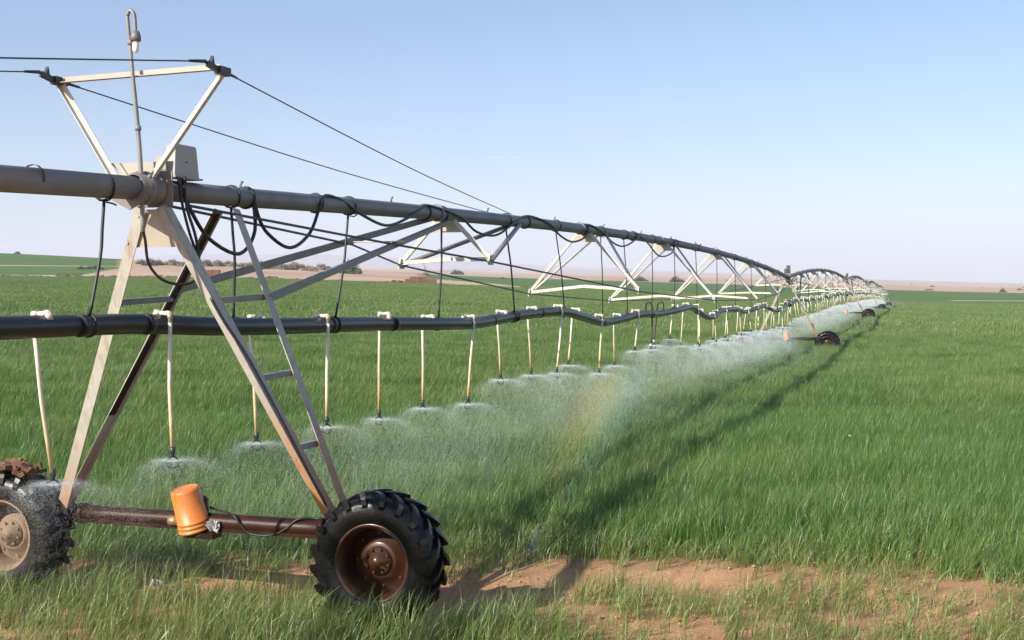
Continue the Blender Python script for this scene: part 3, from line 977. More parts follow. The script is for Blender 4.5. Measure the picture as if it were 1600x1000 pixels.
D_LABEL = {
    2: 'rust-stained sprinkler drop pipe over the muddy left wheel',
    3: 'cream sprinkler drop pipe hanging above the orange bucket of the near tower',
    4: 'sprinkler drop pipe seen just behind the long right leg of the near tower',
    5: 'sprinkler drop pipe hanging right beside the ladder legs of the near tower',
    6: 'white sprinkler drop pipe, first one right of the near tower',
    7: 'white sprinkler drop pipe, second one right of the near tower',
    8: 'yellowed sprinkler drop pipe leaning left, third one right of the near tower',
    9: 'sprinkler drop pipe leaning right, fourth one right of the near tower',
    10: 'sprinkler drop pipe at the rising bend of the hose, fifth right of the near tower',
    11: 'sprinkler drop pipe on the hose hump, sixth right of the near tower',
    12: 'short-looking cream sprinkler drop pipe, seventh right of the near tower',
    13: 'rust-brown sprinkler drop pipe at the dip of the hose above the rainbow',
    14: 'straight thin sprinkler drop pipe, next right of the hose dip above the rainbow',
    15: 'rusty sprinkler drop pipe just left of the two black drop hoses',
    16: 'black drop hose with a hooked top, left one of the pair',
    17: 'black drop hose with a hooked top, right one of the pair',
    18: 'cream sprinkler drop pipe, first one right of the two black drop hoses'}
for k, (s, sd, ds, zb) in enumerate(DROPS):
    d = make_drop(F0, s, hose_z(s), sd, ds, zb, black=k in (16, 17))
    if k in D_LABEL:
        tag(d, D_LABEL[k], 'sprinkler', GRP_D)
    else:
        tag(d, 'sprinkler drop pipe hanging outside the left edge of the photo', 'sprinkler', GRP_D)
s = 25.7; k = 0; row1 = []
while s < 54:
    d = make_drop(F0, s, hose_z(s), 1 if k % 2 else -1, random.uniform(-.6, .35), 1.35 + random.uniform(-.1, .12) - .012 * (s - 25), .15 + random.uniform(-.05, .1))
    row1.append(d)
    s += random.uniform(1.05, 1.8); k += 1
NTH = ['first', 'second', 'third', 'fourth', 'fifth', 'sixth', 'seventh', 'eighth', 'ninth', 'tenth', 'eleventh', 'twelfth', 'thirteenth', 'fourteenth']
for k, d in enumerate(row1):
    b_ = len(row1) - 1 - k
    tag(d, 'cream sprinkler drop, %s one right of the two black drop hoses' % NTH[k + 1] if k < 10 else 'thin cream sprinkler drop in the mist, %s one counted back from the second tower' % NTH[b_], 'sprinkler', GRP_D)
# beyond the second tower the drops show as thin pale strokes: three meshes shared by all of them
drop_protos = []
for v in range(3):
    mb = MB()
    lx, ly = random.uniform(-.2, .2), random.uniform(-.3, .3)
    mb.tube([(-.03, 0, .08), (-.03, 0, .16), (.13, 0, .16), (.13 + lx * .1, ly * .1, 0)], .026, 5, smooth=False)
    mb.tube([(.13 + lx * .1, ly * .1, 0), (.13 + lx, ly, -.93)], .02, 5)
    drop_protos.append((mb.mesh('sprinkler_drop', M['drop']), lx, ly))
FAR_D = ['small pale sprinkler drop in the row under the second pipe span', 'tiny pale sprinkler drop under the third pipe span', 'tiny pale sprinkler drop under the fourth pipe span', 'tiny pale sprinkler drop under the span before the last tower']
for i in range(1, 5):
    Fi = fr(i); prof = hose_far[i]
    Li = prof[-1][0]
    s = 1.6
    while s < Li:
        z = float(np.interp(s, [p[0] for p in prof], [p[1] for p in prof]))
        me, lx, ly = random.choice(drop_protos)
        o = bpy.data.objects.new('sprinkler_drop', me); col.objects.link(o)
        o.location = Fi @ Vector((0, s, z))
        sd = random.choice((0, math.pi))
        o.rotation_euler = (0, 0, -head[i] + sd)
        tag(o, FAR_D[i - 1], 'sprinkler', GRP_D)
        NOZ.append((o.location + Vector((0, 0, -1.0)), i))
        s += random.uniform(1.3, 1.9)

# ------------------------------------------------------------------ ropes that hold the hose
HANG = [(-4.6, 3.70, .1), (-1.18, 3.72, -.23), (.82, 3.77, 0.0), (3.45, 3.84, -.39), (6.45, 3.85, -.17), (9.29, 3.95, .4), (12.19, 4.0, .52), (15.55, 4.0, .11), (17.67, 4.04, .32), (20.75, 3.99, -.08), (23.69, 3.96, -.09), (27.0, 4.0, .2), (31, 4.0, -.2), (35, 3.95, .2), (39.5, 3.9, -.15), (44, 3.8, .1), (48.5, 3.7, .1)]
H_LABEL = ['black rope holding the hose outside the left edge', 'black hose rope hanging left of the near tower', 'thin black hose rope hanging straight between the legs of the near tower', 'slanting black hose rope through the long knee braces', 'thin hose rope hanging from the first truss plate', 'thin hose rope at the first pair of thick slanting tubes',
           'thin hose rope left of the second truss triangle', 'thin hose rope with a loose hooked end in the second truss triangle', 'thin hose rope just right of the one with the hooked end', 'thin hose rope at the third truss triangle', 'thin hose rope at the right leg of the third truss triangle']
for k, (s, zt, ds) in enumerate(HANG):
    zt = (pz1(s) if s > 0 else 3.84 + .033 * s) - .10
    p0 = F0 @ Vector((.0, s, zt)); p1 = F0 @ Vector((.02, s + ds, hose_z(s + ds) + .085))
    o = empty('hose_rope', p0)
    md = p0.lerp(p1, .5) + F0.to_3x3() @ Vector((.01, .03, 0))
    r_ = .014 if k < 6 else .011
    MB().tube(rel(catmull([p0, p0.lerp(md, .5), md, p1], 4), o), r_, 6).build('rope', M['cable'], o)
    # loops round pipe and hose
    for (cs, cz, cr) in ((s, zt + .10, .108), (s + ds, hose_z(s + ds), .092)):
        lp = [F0 @ Vector((math.sin(a) * cr, cs + .01 * math.sin(3 * a), cz + math.cos(a) * cr)) for a in np.linspace(0, 2 * math.pi, 17)]
        MB().tube(rel(lp, o), .0095, 5, caps=False).build('rope_loop', M['cable'], o)
    if k in (1, 3, 7):
        e = F0 @ Vector((.02, s, zt - .02))
        MB().tube(rel([e, e + Vector((.05, 0, -.01)), e + Vector((.085, 0, -.045 + .02 * k))], o), .008, 5).build('rope_end', M['cable'], o)
    tag(o, H_LABEL[k] if k < len(H_LABEL) else 'hair-thin hose rope of the near pipe span, %s one counted back from the second tower' % ['first', 'second', 'third', 'fourth', 'fifth', 'sixth'][len(HANG) - 1 - k], 'rope', 'ropes holding up the black hose')
for i in range(1, 5):
    prof = hose_far[i]; Fi = fr(i); Li = prof[-1][0]
    for s in np.arange(5, Li - 2, 7.5):
        z = float(np.interp(s, [p[0] for p in prof], [p[1] for p in prof]))
        zt = PIPE_Z[i] + (PIPE_Z[i + 1] - PIPE_Z[i]) * s / Li + .58 * 4 * (s / Li) * (1 - s / Li) - .1
        p0 = Fi @ Vector((0, s, zt)); p1 = Fi @ Vector((.05, s + random.uniform(-.3, .3), z + .08))
        o = MB().tube([Vector((0, 0, 0)), p1 - p0], .016, 4).build('hose_rope', M['cable'])
        o.location = p0
        tag(o, 'hair-thin hose rope under the pipe beyond the second tower', 'rope', 'ropes holding up the black hose')

# ------------------------------------------------------------------ control cable festooned along the pipe
CAB = [(-.19, 3.95), (-.08, 3.67), (.24, 3.42), (.76, 3.30), (1.06, 3.54), (1.10, 3.96), (1.12, 3.70), (1.32, 3.52), (1.79, 3.39), (2.23, 3.56), (2.46, 3.84), (2.7, 4.0), (3.1, 3.98), (3.53, 3.84), (4.28, 3.74), (4.99, 3.88), (5.6, 4.05), (5.95, 4.08), (6.88, 3.98), (7.55, 3.80), (8.43, 3.78), (9.23, 3.98), (10.0, 4.15), (10.6, 4.18), (11.42, 4.09), (12.04, 3.92), (12.92, 3.83), (13.86, 3.97), (14.15, 4.22), (15.15, 4.12), (16.16, 3.92), (17.18, 3.88), (18.28, 4.06), (18.6, 4.22), (19.54, 4.06), (21.06, 3.75), (22.74, 3.88), (23.1, 4.20), (24.4, 4.22), (27, 4.2), (27.5, 4.25)]
def cab_x(s, z):
    return .125 if z < pz1(max(s, 0)) + .05 else .07
cc = empty('control_cable', tw_pt(0, (.1, -.19, 3.9)))
cw = [F0 @ Vector((cab_x(s, z), s, z)) for s, z in CAB]
MB().tube(rel(catmull(cw, 5), cc), .019, 7).build('cable_run', M['cable'], cc)
for s in (1.1, 2.6, 5.8, 10.3, 14.15, 18.6, 23.1):
    lp = [F0 @ Vector((math.sin(a) * .106, s, pz1(s) + math.cos(a) * .106)) for a in np.linspace(0, 2 * math.pi, 17)]
    MB().tube(rel(lp, cc), .012, 5, caps=False).build('cable_strap', M['cable'], cc)
tag(cc, 'black control cable hanging in loops along the near pipe span', 'cable', 'control cables of the near tower')
# two cables from the box: a hanging loop to the lamp pole, and one down the long leg
c2 = empty('control_cable', tw_pt(0, (.1, -.3, 3.9)))
pth = [(.14, -.30, 3.97), (.15, -.27, 3.75), (.22, -.25, 3.45), (.32, -.25, 3.2), (.31, -.27, 3.06), (.22, -.36, 3.0), (.1, -.5, 3.04), (.03, -.6, 3.18), (.05, -.68, 3.38), (.055, -.72, 3.47)]
MB().tube(rel(catmull([F0 @ Vector(p) for p in pth], 6), c2), .013, 7).build('cable_run', M['cable'], c2)
tag(c2, 'black cable looping from the grey box to the foot of the lamp pole', 'cable', 'control cables of the near tower')
c3 = empty('control_cable', tw_pt(0, (.12, -.26, 3.9)))
pth = [(.15, -.22, 3.97), (.17, -.22, 3.7), (.25, -.2, 3.42), (.42, -.36, 3.05), (.60, -.36, 2.72), (.80, -.28, 2.38), (1.0, -.20, 1.98), (1.16, -.14, 1.65), (1.3, -.06, 1.32), (1.40, .04, 1.05), (1.40, .1, .88)]
MB().tube(rel(catmull([F0 @ Vector(p) for p in pth], 6), c3), .014, 7).build('cable_run', M['cable'], c3)
tag(c3, 'black cable running from the grey box down the long rusty leg', 'cable', 'control cables of the near tower')
c4 = empty('control_cable', tw_pt(0, (.2, .1, .86)))
pth = [(.10, .24, .90), (.22, .2, .885), (.34, .17, .875), (.44, .12, .85), (.52, .122, .76), (.60, .128, .70), (.80, .13, .70), (.95, .13, .76), (1.08, .16, .86), (1.25, .22, .862), (1.4, .1, .9)]
MB().tube(rel(catmull([F0 @ Vector(p) for p in pth], 6), c4), .011, 6).build('cable_run', M['cable'], c4)
tag(c4, 'thin black cable winding along the rusty base beam right of the bucket', 'cable', 'control cables of the near tower')

# ------------------------------------------------------------------ steel wires from the outrigger frame
W_ENDS = [((.80, -.60, 4.81), (.07, 9.4, 4.16), 'steel wire from the right corner of the top frame down to the pipe'),
          ((-.86, -.60, 4.81), (-.07, 8.6, 4.15), 'steel wire from the left corner of the top frame down to the pipe'),
          ((.80, -.9, 4.85), (.07, -9.5, 3.64), 'upper steel wire running from the top frame out of the left edge'),
          ((-.86, -.9, 4.85), (-.07, -9.5, 3.64), 'lower short steel wire at the left end of the top frame')]
for a, b, lab in W_ENDS:
    pa, pb = F0 @ Vector(a), F0 @ Vector(b)
    o = empty('guy_wire', pa)
    md = pa.lerp(pb, .5) + Vector((0, 0, -.05))
    MB().tube(rel(catmull([pa, md, pb], 8), o), .0065, 5).build('wire', M['wire'], o)
    d = (pb - pa).normalized()
    MB().tube(rel([pa, pa + d * .22], o), [.016, .011], 6).build('wire_sleeve', M['cable'], o)
    tag(o, lab, 'wire', 'steel wires of the top frame')

# ------------------------------------------------------------------ control boxes
def make_control_box(near):
    o = empty('control_box')
    w, d, h = .11, .40, .31
    bm_ = M['box'] if near else M['dark_box']
    b = MB()
    def fr4(z, k):
        return [(-w / 2 * k, -d / 2 * k, z), (w / 2 * k, -d / 2 * k, z), (w / 2 * k, d / 2 * k, z), (-w / 2 * k, d / 2 * k, z)]
    vs = fr4(.02, 1) + fr4(h - .02, .84) + fr4(h, .76)
    fs = [(3, 2, 1, 0), (8, 9, 10, 11)]
    for q in (0, 4):
        fs += [(q + k, q + (k + 1) % 4, q + 4 + (k + 1) % 4, q + 4 + k) for k in range(4)]
    b.add(vs, fs)
    b.build('box_body', bm_, o)
    l = MB(); l.box((0, 0, .012), (w + .05, d + .05, .016)); l.build('box_flange', bm_, o)
    MB().box((w / 2 * .92, d / 2 * .0, h * .5), (.012, .03, .02)).build('latch', M['pipe'], o)
    k = MB(); k.box((-.05, -d / 2 - .05, .09), (.10, .012, .20)); k.box((-.05, -d / 2 - .03, -.01), (.10, .08, .010)); k.build('mount_bracket', M['plate'] if near else bm_, o)
    for y in (-.1, -.02):
        MB().lathe([(.022, 0), (.022, -.05), (.012, -.06)], (.04, y, .004), (0, 0, 1), 10).build('cable_gland', M['cable'], o)
    return o
CB_LABEL = ['grey tapered control box on top of the near tower', 'small dark control box on top of the second tower', 'tiny dark control box on top of the third tower', 'tiny control box on top of the fourth tower', 'speck of a control box on the fifth tower', 'speck of a control box on the last tower']
cb = make_control_box(True)
cb2 = make_control_box(False)
for i in range(6):
    o = cb if i == 0 else cb2 if i == 1 else copy_tree(cb2)
    o.location = tw_pt(i, (.05, -.11, 3.955)); o.rotation_euler = (0, 0, -head[i])
    if i: o.scale = (1.7, 1, 1.5)
    tag(o, CB_LABEL[i], 'control box', 'control boxes on the towers')

# ------------------------------------------------------------------ lamp on the near tower
lp = empty('lamp_pole', tw_pt(0, (.055, -.72, 3.45)), -head[0])
pp = [(0, 0, 0), (-.02, 0, .6), (-.07, 0, 1.15), (-.135, 0, 1.80), (-.14, 0, 1.87), (-.118, 0, 1.915), (-.085, 0, 1.90), (-.068, 0, 1.85), (-.06, 0, 1.72)]
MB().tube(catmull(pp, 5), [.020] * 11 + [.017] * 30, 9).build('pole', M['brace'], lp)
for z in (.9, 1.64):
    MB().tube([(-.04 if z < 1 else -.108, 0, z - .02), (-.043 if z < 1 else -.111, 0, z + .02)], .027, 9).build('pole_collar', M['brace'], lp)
MB().lathe([(.012, .03), (.03, .025), (.045, -.02), (.045, -.06), (.0, -.062)], (-.058, 0, 1.71), (0, 0, 1), 14).build('lamp_socket', M['pipe'], lp)
MB().lathe([(.018, 0), (.026, -.02), (.03, -.05), (.026, -.085), (.012, -.105), (0, -.108)], (-.058, 0, 1.655), (0, 0, 1), 14).build('bulb', M['bulb'], lp)
tag(lp, 'tall thin hooked lamp pole with a white bulb on the near tower', 'lamp')

# ------------------------------------------------------------------ orange buckets turned over on the drive motors
def make_bucket():
    o = empty('bucket')
    b = MB()
    prof = [(0, .405), (.10, .405), (.125, .403), (.132, .395), (.136, .38), (.146, .10), (.150, .098), (.150, .085), (.147, .082), (.148, .062), (.153, .06), (.153, .047), (.149, .044), (.150, .022), (.156, .02), (.156, 0), (.150, 0), (.146, .03), (.13, .38), (0, .395)]
    b.lathe(prof, (0, 0, 0), (0, 0, 1), 40)
    b.lathe([(.055, .405), (.058, .409), (.062, .409), (.065, .405)], (0, 0, 0), (0, 0, 1), 28)
    b.lathe([(.112, .405), (.115, .410), (.121, .410), (.124, .404)], (0, 0, 0), (0, 0, 1), 36)
    b.build('bucket_body', M['bucket'], o)
    return o
bk = make_bucket()
B_LABEL = ['orange plastic bucket upturned and tilted on the rusty beam of the near tower', 'small orange bucket on the base beam of the second tower', 'tiny orange bucket on the base beam of the third tower']
for i in range(3):
    o = bk if i == 0 else copy_tree(bk)
    o.location = tw_pt(i, (.0, .20 - .05, .70) if i == 0 else (-.05, .2, .72))
    o.rotation_euler = (R(11), R(-9), -head[i]) if i == 0 else (R(3), R(2 - 4 * i), -head[i])
    tag(o, B_LABEL[i], 'bucket', 'orange buckets over the drive motors')

# rag stuffed beside the bucket
rg = MB()
for k in range(16):
    c = Vector((random.uniform(-.04, .05), random.uniform(-.02, .02), random.uniform(-.04, .04)))
    e = Euler((random.uniform(0, 6), random.uniform(0, 6), random.uniform(0, 6))).to_matrix()
    rg.slab([c + e @ Vector((-.03, -.015, 0)), c + e @ Vector((.03, -.022, .012)), c + e @ Vector((.022, .022, 0)), c + e @ Vector((-.025, .016, -.01))], .003)
o = rg.build('rag', M['trash']); o.location = tw_pt(0, (.22, .10, .76))
tag(o, 'crumpled white rag stuffed beside the orange bucket on the beam', 'rag')

# mud and straw caught on the left wheel
md = MB()
for k in range(60):
    a = random.uniform(-.75, .45)
    rr = .62 + random.uniform(0, .07) * math.cos(a)
    c = Vector((math.sin(a) * rr, random.uniform(-.16, .2), math.cos(a) * rr))
    e = Euler((random.uniform(-.5, .5), a + random.uniform(-.4, .4), random.uniform(0, 6))).to_matrix()
    md.box(c, (random.uniform(.06, .17), random.uniform(.03, .09), random.uniform(.02, .05)), e)
o = md.build('mud_heap', M['mud']); o.location = tw_pt(0, (-WB - .04, 0, .58)); o.rotation_euler = (0, 0, -head[0])
tag(o, 'heap of reddish mud lying on top of the left tyre', 'mud')

# ------------------------------------------------------------------ litter in the grass
def gz(x, y):
    return float(ground_z(x, y))
bt = empty('plastic_bottle', (.215, 13.55, gz(.2, 13.5) + .10))
bt.rotation_euler = (R(12), R(14), 0)
MB().lathe([(0, 0), (.05, .002), (.055, .02), (.052, .07), (.056, .10), (.052, .13), (.055, .19), (.03, .26), (.018, .28), (.018, .31)], (0, 0, 0), (0, 0, 1), 18).build('bottle_body', M['bottle'], bt)
MB().lathe([(.02, 0), (.021, .02), (0, .021)], (0, 0, .305), (0, 0, 1), 12).build('bottle_cap', M['bottle'], bt)
tag(bt, 'clear plastic bottle standing in the wheat edge right of the big wheel', 'bottle')
def litter(name, x, y, z, size, n, lab):
    mb = MB()
    for k in range(n):
        c = Vector((random.gauss(0, size * .4), random.gauss(0, size * .3), abs(random.gauss(0, size * .25))))
        e = Euler((random.uniform(0, 6), random.uniform(0, 6), random.uniform(0, 6))).to_matrix()
        q = size * random.uniform(.3, .6)
        mb.slab([c + e @ Vector((-q, -q * .5, 0)), c + e @ Vector((q, -q * .6, q * .3)), c + e @ Vector((q * .7, q * .5, 0)), c + e @ Vector((-q * .6, q * .6, -q * .2))], .003)
    o = mb.build(name, M['trash']); o.location = (x, y, z)
    return tag(o, lab, 'litter')
litter('litter', -3.46, 12.15, gz(-3.4, 12.1) + .06, .085, 9, 'crumpled white plastic scrap lying in the grass left of the big wheel')
litter('litter', 5.85, 21.6, gz(5.8, 21.6) + .44, .035, 4, 'small white scrap caught in the wheat on the right')
litter('litter', 34, 96, gz(34, 96) + .45, .11, 5, 'white scrap far out in the wheat at the right edge')

# ------------------------------------------------------------------ bushes, stacks and specks in the distance
def bush_mesh(name, m, w, h, n, leaf):
    mb = MB(); tint = []
    for k in range(n):
        a = random.uniform(0, 2 * math.pi); q = math.sqrt(random.random())
        lump = .75 + .35 * math.sin(3 * a + w)
        x = math.cos(a) * q * w / 2 * lump; y = math.sin(a) * q * w / 2 * lump
        z = h * (1 - .85 * q * q) * random.uniform(.1, 1) * (.8 + .3 * math.sin(5 * a))
        e = Euler((random.uniform(-1.2, 1.2), random.uniform(-1.2, 1.2), random.uniform(0, 6))).to_matrix()
        s = leaf * random.uniform(.5, 1.3)
        c = Vector((x, y, max(z, .05)))
        mb.add([c + e @ Vector((-s, 0, -s * .3)), c + e @ Vector((0, s * .4, s)), c + e @ Vector((s, 0, -s * .2)), c + e @ Vector((0, -s * .5, -s * .7))], [(0, 2, 1), (0, 3, 2)])
        tint += [random.random() ** 1.3] * 4
    me = mb.mesh(name, m)
    at = me.attributes.new('tint', 'FLOAT', 'POINT')
    at.data.foreach_set('value', tint)
    return me
def twig_mesh(w, h):
    mb = MB()
    for k in range(7):
        a = random.uniform(0, 6.28)
        mb.tube([(0, 0, -.2), (math.cos(a) * w * .12, math.sin(a) * w * .12, h * .35), (math.cos(a) * w * .28, math.sin(a) * w * .28, h * .75)], [w * .02, w * .014, w * .006], 5)
    return mb.mesh('stem', M['bark'])
DRY = [bush_mesh('crown', M['dry_bush'], 5.5, 2.2, 1300, .17) for _ in range(3)]
GRN = [bush_mesh('crown', M['green_bush'], 5.5, 2.7, 1400, .17) for _ in range(3)]
STEM = [twig_mesh(5.5, 2.6) for _ in range(2)]
def shrub(x, y, sc, green, lab, group, sz=1.0):
    o = empty('shrub', (x, y, gz(x, y) - .05), random.uniform(0, 6.28))
    o.scale = (sc, sc, sc * sz)
    c = bpy.data.objects.new('crown', random.choice(GRN if green else DRY)); col.objects.link(c); c.parent = o
    t_ = bpy.data.objects.new('stem', random.choice(STEM)); col.objects.link(t_); t_.parent = o
    tag(o, lab, 'shrub', group)
    return o
G1 = 'shrubs in the row behind the sandy bank'
for k in range(46):
    px = 262 + k * 5.6 + random.uniform(-3, 3)
    y = random.uniform(425, 560)
    x = (px - 800) / 1950 * y
    shrub(x, y, random.uniform(.55, 1.15) * (1.15 if px > 420 else 1), False, 'dry grey-brown shrub in the thick row behind the sandy bank', G1, random.uniform(.8, 1.3))
for px, y, sc, lab in ((222, 470, .8, 'small dark green shrub at the left end of the shrub row'), (236, 440, 1.1, 'dark green bush at the left end of the shrub row'), (248, 455, .9, 'dark green bush second from the left end of the shrub row'), (272, 500, .8, 'green shrub standing among dry ones left of the tower legs'),
                   (300, 460, .8, 'green shrub in the dry row between the tower legs'), (548, 415, 1.75, 'large grey-green bush at the right end of the shrub row'), (533, 420, 1.2, 'grey-green bush just left of the large one in the row'), (322, 470, 1.0, 'green shrub above the small brown straw stack')):
    shrub((px - 800) / 1950 * y, y, sc, True, lab, G1, .95)
for px, y, sc, lab in ((128, 372, .55, 'lone dark shrub at the edge of the left field'), (141, 375, .5, 'small shrub beside the lone one at the left field edge'), (150, 378, .6, 'low dark shrub right of the rope at the left field edge'), (157, 372, .45, 'last small shrub before the sandy bank on the left')):
    shrub((px - 800) / 1950 * y, y, sc, True, lab, 'shrubs at the edge of the left field', .8)
shrub((29 - 800) / 1950 * 640, 640, .7, True, 'tiny dark shrub on the crest of the left hill', None, .8)
for px, y, sc, g, lab in ((1000, 640, 1.5, True, 'dark bush on the desert edge behind the second truss triangle'), (1055, 640, 1.7, True, 'wide dark bush on the desert edge behind the third truss triangle'), (990, 645, .8, False, 'small brown bush beside the dark one at the desert edge'), (1063, 650, 1.1, False, 'brown bush next to the wide dark one at the desert edge'),
                          (1566, 640, .75, True, 'lone small tree-like bush at the right desert edge'), (1448, 660, .7, False, 'left one of two tiny bushes at the right desert edge'), (1453, 660, .8, False, 'right one of two tiny bushes at the right desert edge'), (665, 520, 1.0, False, 'low brown bush under the bare leaning tree'),
                          (712, 900, 2.0, True, 'hazy grey bush in the desert above the straw stack'), (718, 900, 1.6, True, 'second hazy bush in the desert above the straw stack'), (785, 520, .45, True, 'tiny dark shrub in the middle field')):
    shrub((px - 800) / 1950 * y, y, sc, g, lab, None, 1.3 if px == 1566 else .7)
for k in range(26):
    u = random.uniform(.17, .42); y = random.uniform(900, 2600)
    shrub(u * y, y, random.uniform(.5, 1.3), random.random() < .5, 'speck of scrub on the far desert rise', 'scrub on the far desert', .7)
# a bare leaning tree
x, y = (664 - 800) / 1950 * 520, 520
tr = empty('bare_tree', (x, y, gz(x, y)))
MB().tube([(0, 0, -.3), (.1, 0, 2.5), (-.5, 0, 5), (-1.4, 0, 7.6)], [.16, .13, .1, .05], 6).build('trunk', M['bark'], tr)
for a, b in (((.0, 0, 2.6), (1.1, .2, 4.2)), ((-.5, 0, 5), (.2, 0, 6.2)), ((.05, 0, 2), (-1.0, .2, 3.0))):
    MB().tube([a, b], [.07, .03], 5).build('branch', M['bark'], tr)
tag(tr, 'thin bare tree leaning in the field behind the straw stack', 'tree')

def straw_stack(px0, px1, y, rows, lab, bw=1.15):
    x0, x1 = (px0 - 800) / 1950 * y, (px1 - 800) / 1950 * y
    o = empty('straw_stack', ((x0 + x1) / 2, y, gz((x0 + x1) / 2, y) - .1))
    n = max(2, int((x1 - x0) / bw))
    me = MB(); me.box((0, 0, 0), ((x1 - x0) / n * .97, 1.4, .55)); proto = None
    bvars = []
    for v in range(3):
        b = MB()
        w = (x1 - x0) / n * .97
        vs = [(sx * w / 2 + random.uniform(-.05, .05), sy * .7, sz * .27 + random.uniform(-.05, .05)) for sx in (-1, 1) for sy in (-1, 1) for sz in (-1, 1)]
        b.add(vs, [(0, 1, 3, 2), (4, 6, 7, 5), (0, 4, 5, 1), (2, 3, 7, 6), (0, 2, 6, 4), (1, 5, 7, 3)])
        bvars.append(b.mesh('bale', M['straw']))
    for r_ in range(rows):
        for k in range(n):
            if r_ == rows - 1 and random.random() < .2: continue
            b = bpy.data.objects.new('bale', random.choice(bvars)); col.objects.link(b); b.parent = o
            b.location = (-(x1 - x0) / 2 + (k + .5) * (x1 - x0) / n, random.uniform(-.1, .1), .3 + r_ * .56)
            b.rotation_euler = (0, 0, random.choice((0, math.pi)))
    tag(o, lab, 'straw stack', 'straw stacks at the field edge')
straw_stack(633, 682, 290, 3, 'long low brown straw stack at the field edge behind the first truss rod')
straw_stack(324, 344, 300, 3, 'short dark brown straw stack at the field edge between the tower legs')
for px, y, lab in ((620, 290, 'loose straw heap at the left end of the long straw stack'), (351, 302, 'small clod heap right of the short straw stack'), (423, 288, 'small dark clod heap at the field edge left of the long straw stack')):
    mb = MB()
    for k in range(16):
        mb.box((random.gauss(0, .8), random.gauss(0, .4), random.uniform(0, .5)), (random.uniform(.3, .7), .5, random.uniform(.2, .4)), Euler((0, random.uniform(-.5, .5), random.uniform(0, 3))).to_matrix())
    x = (px - 800) / 1950 * y
    o = mb.build('straw_heap', M['straw']); o.location = (x, y, gz(x, y))
    tag(o, lab, 'straw heap')
# clods of earth along the edge of the first field: nobody could count them
mb = MB()
for k in range(420):
    u = random.choice((random.uniform(-.5, -.2), random.uniform(-.5, .0)))
    y = 272 + abs(random.gauss(0, 7))
    x = u * y
    s_ = random.uniform(.2, .7)
    mb.box((x, y, gz(x, y) + s_ * .15), (s_ * 1.8, s_ * 1.5, s_ * .5), Euler((random.uniform(-.3, .3), random.uniform(-.3, .3), random.uniform(0, 3))).to_matrix())
tag(mb.build('rubble', M['straw']), kind='stuff')

mb = MB()
for k in range(1500):
    x = random.uniform(-5, 6); y = random.uniform(10.2, 13.4)
    q = .006 + .018 * random.random() ** 3
    e = Euler((random.uniform(0, 6), random.uniform(0, 6), random.uniform(0, 6))).to_matrix()
    c = Vector((x, y, gz(x, y) - .03 + q))
    near_ = math.exp(-(max(math.hypot(x, y) - 10, 0) / 12) ** 2)
    c.z += near_ * (0.10 * (float(fbm(x * .9, y * .9, 11)) - .5) - .07 * math.exp(-(float(track_dist(np.array([x]), np.array([y]))[0]) / .45) ** 2)) + .03
    vs = [c + e @ (Vector(v) * q * random.uniform(.7, 1.3)) for v in ((1, 0, 0), (-1, 0, 0), (0, 1, 0), (0, -1, 0), (0, 0, 1), (0, 0, -1))]
    mb.add(vs, [(0, 2, 4), (2, 1, 4), (1, 3, 4), (3, 0, 4), (2, 0, 5), (1, 2, 5), (3, 1, 5), (0, 3, 5)])
M['clod'] = noisy('sandy_clod', (.34, .17, .08), (.5, .28, .15), 9, .9)
tag(mb.build('clods', M['clod']), kind='stuff')

# ------------------------------------------------------------------ wheat and verge grass
def blade_patch(name, m, n, size, hmin, hmax, wid, seg, lean, droop, seed, tscale=1.0, heads=0.0):
    rg_ = np.random.default_rng(seed)
    V = []; Fc = []; T = []
    for k in range(n):
        bx, by = rg_.uniform(-size / 2, size / 2, 2)
        h = rg_.uniform(hmin, hmax); a = rg_.normal(0.15, .9)
        w = wid * rg_.uniform(.6, 1.2)
        ln = lean * rg_.uniform(.2, 1.5); dr_ = droop * rg_.uniform(.2, 1.6)
        d = np.array([math.cos(a), math.sin(a)])
        # blade faces a random way
        f = rg_.uniform(0, math.pi)
        wv = np.array([math.cos(f), math.sin(f)])
        tn = float(np.clip(rg_.normal(.5, .29), 0, 1)) * tscale
        b0 = len(V)
        for q in range(seg + 1):
            t = q / seg
            r_ = h * (ln * t + dr_ * t ** 3)
            z = h * (t - .28 * dr_ * t ** 3 - .1 * ln * t)
            c = np.array([bx, by]) + d * r_
            ww = w * (1 - t ** 1.6) * (.6 + .4 * min(1, t * 3))
            if q < seg:
                V.append((c[0] - wv[0] * ww / 2, c[1] - wv[1] * ww / 2, z)); V.append((c[0] + wv[0] * ww / 2, c[1] + wv[1] * ww / 2, z))
                T += [tn, tn]
            else:
                V.append((c[0], c[1], z)); T.append(tn)
        for q in range(seg - 1):
            Fc.append((b0 + 2 * q, b0 + 2 * q + 1, b0 + 2 * q + 3, b0 + 2 * q + 2))
        e = b0 + 2 * (seg - 1)
        Fc.append((e, e + 1, e + 2))
        if rg_.random() < heads:
            tip = np.array(V[-1]); base = np.array(V[e]);
            dv = (tip - base); dv /= (np.linalg.norm(dv) + 1e-9)
            for hh in range(5):
                c = tip + dv * .018 * hh - np.array([0, 0, .004 * hh * hh])
                b1 = len(V)
                V += [tuple(c + np.array([-.007, 0, 0])), tuple(c + np.array([.007, 0.004, 0])), tuple(c + dv * .03 + np.array([.004 * (-1) ** hh, 0, 0]))]
                T += [.85 * tscale] * 3
                Fc.append((b1, b1 + 1, b1 + 2))
    me = bpy.data.meshes.new(name)
    me.from_pydata(V, [], Fc)
    at = me.attributes.new('tint', 'FLOAT', 'POINT')
    at.data.foreach_set('value', np.array(T, np.float32))
    me.materials.append(m)
    return me

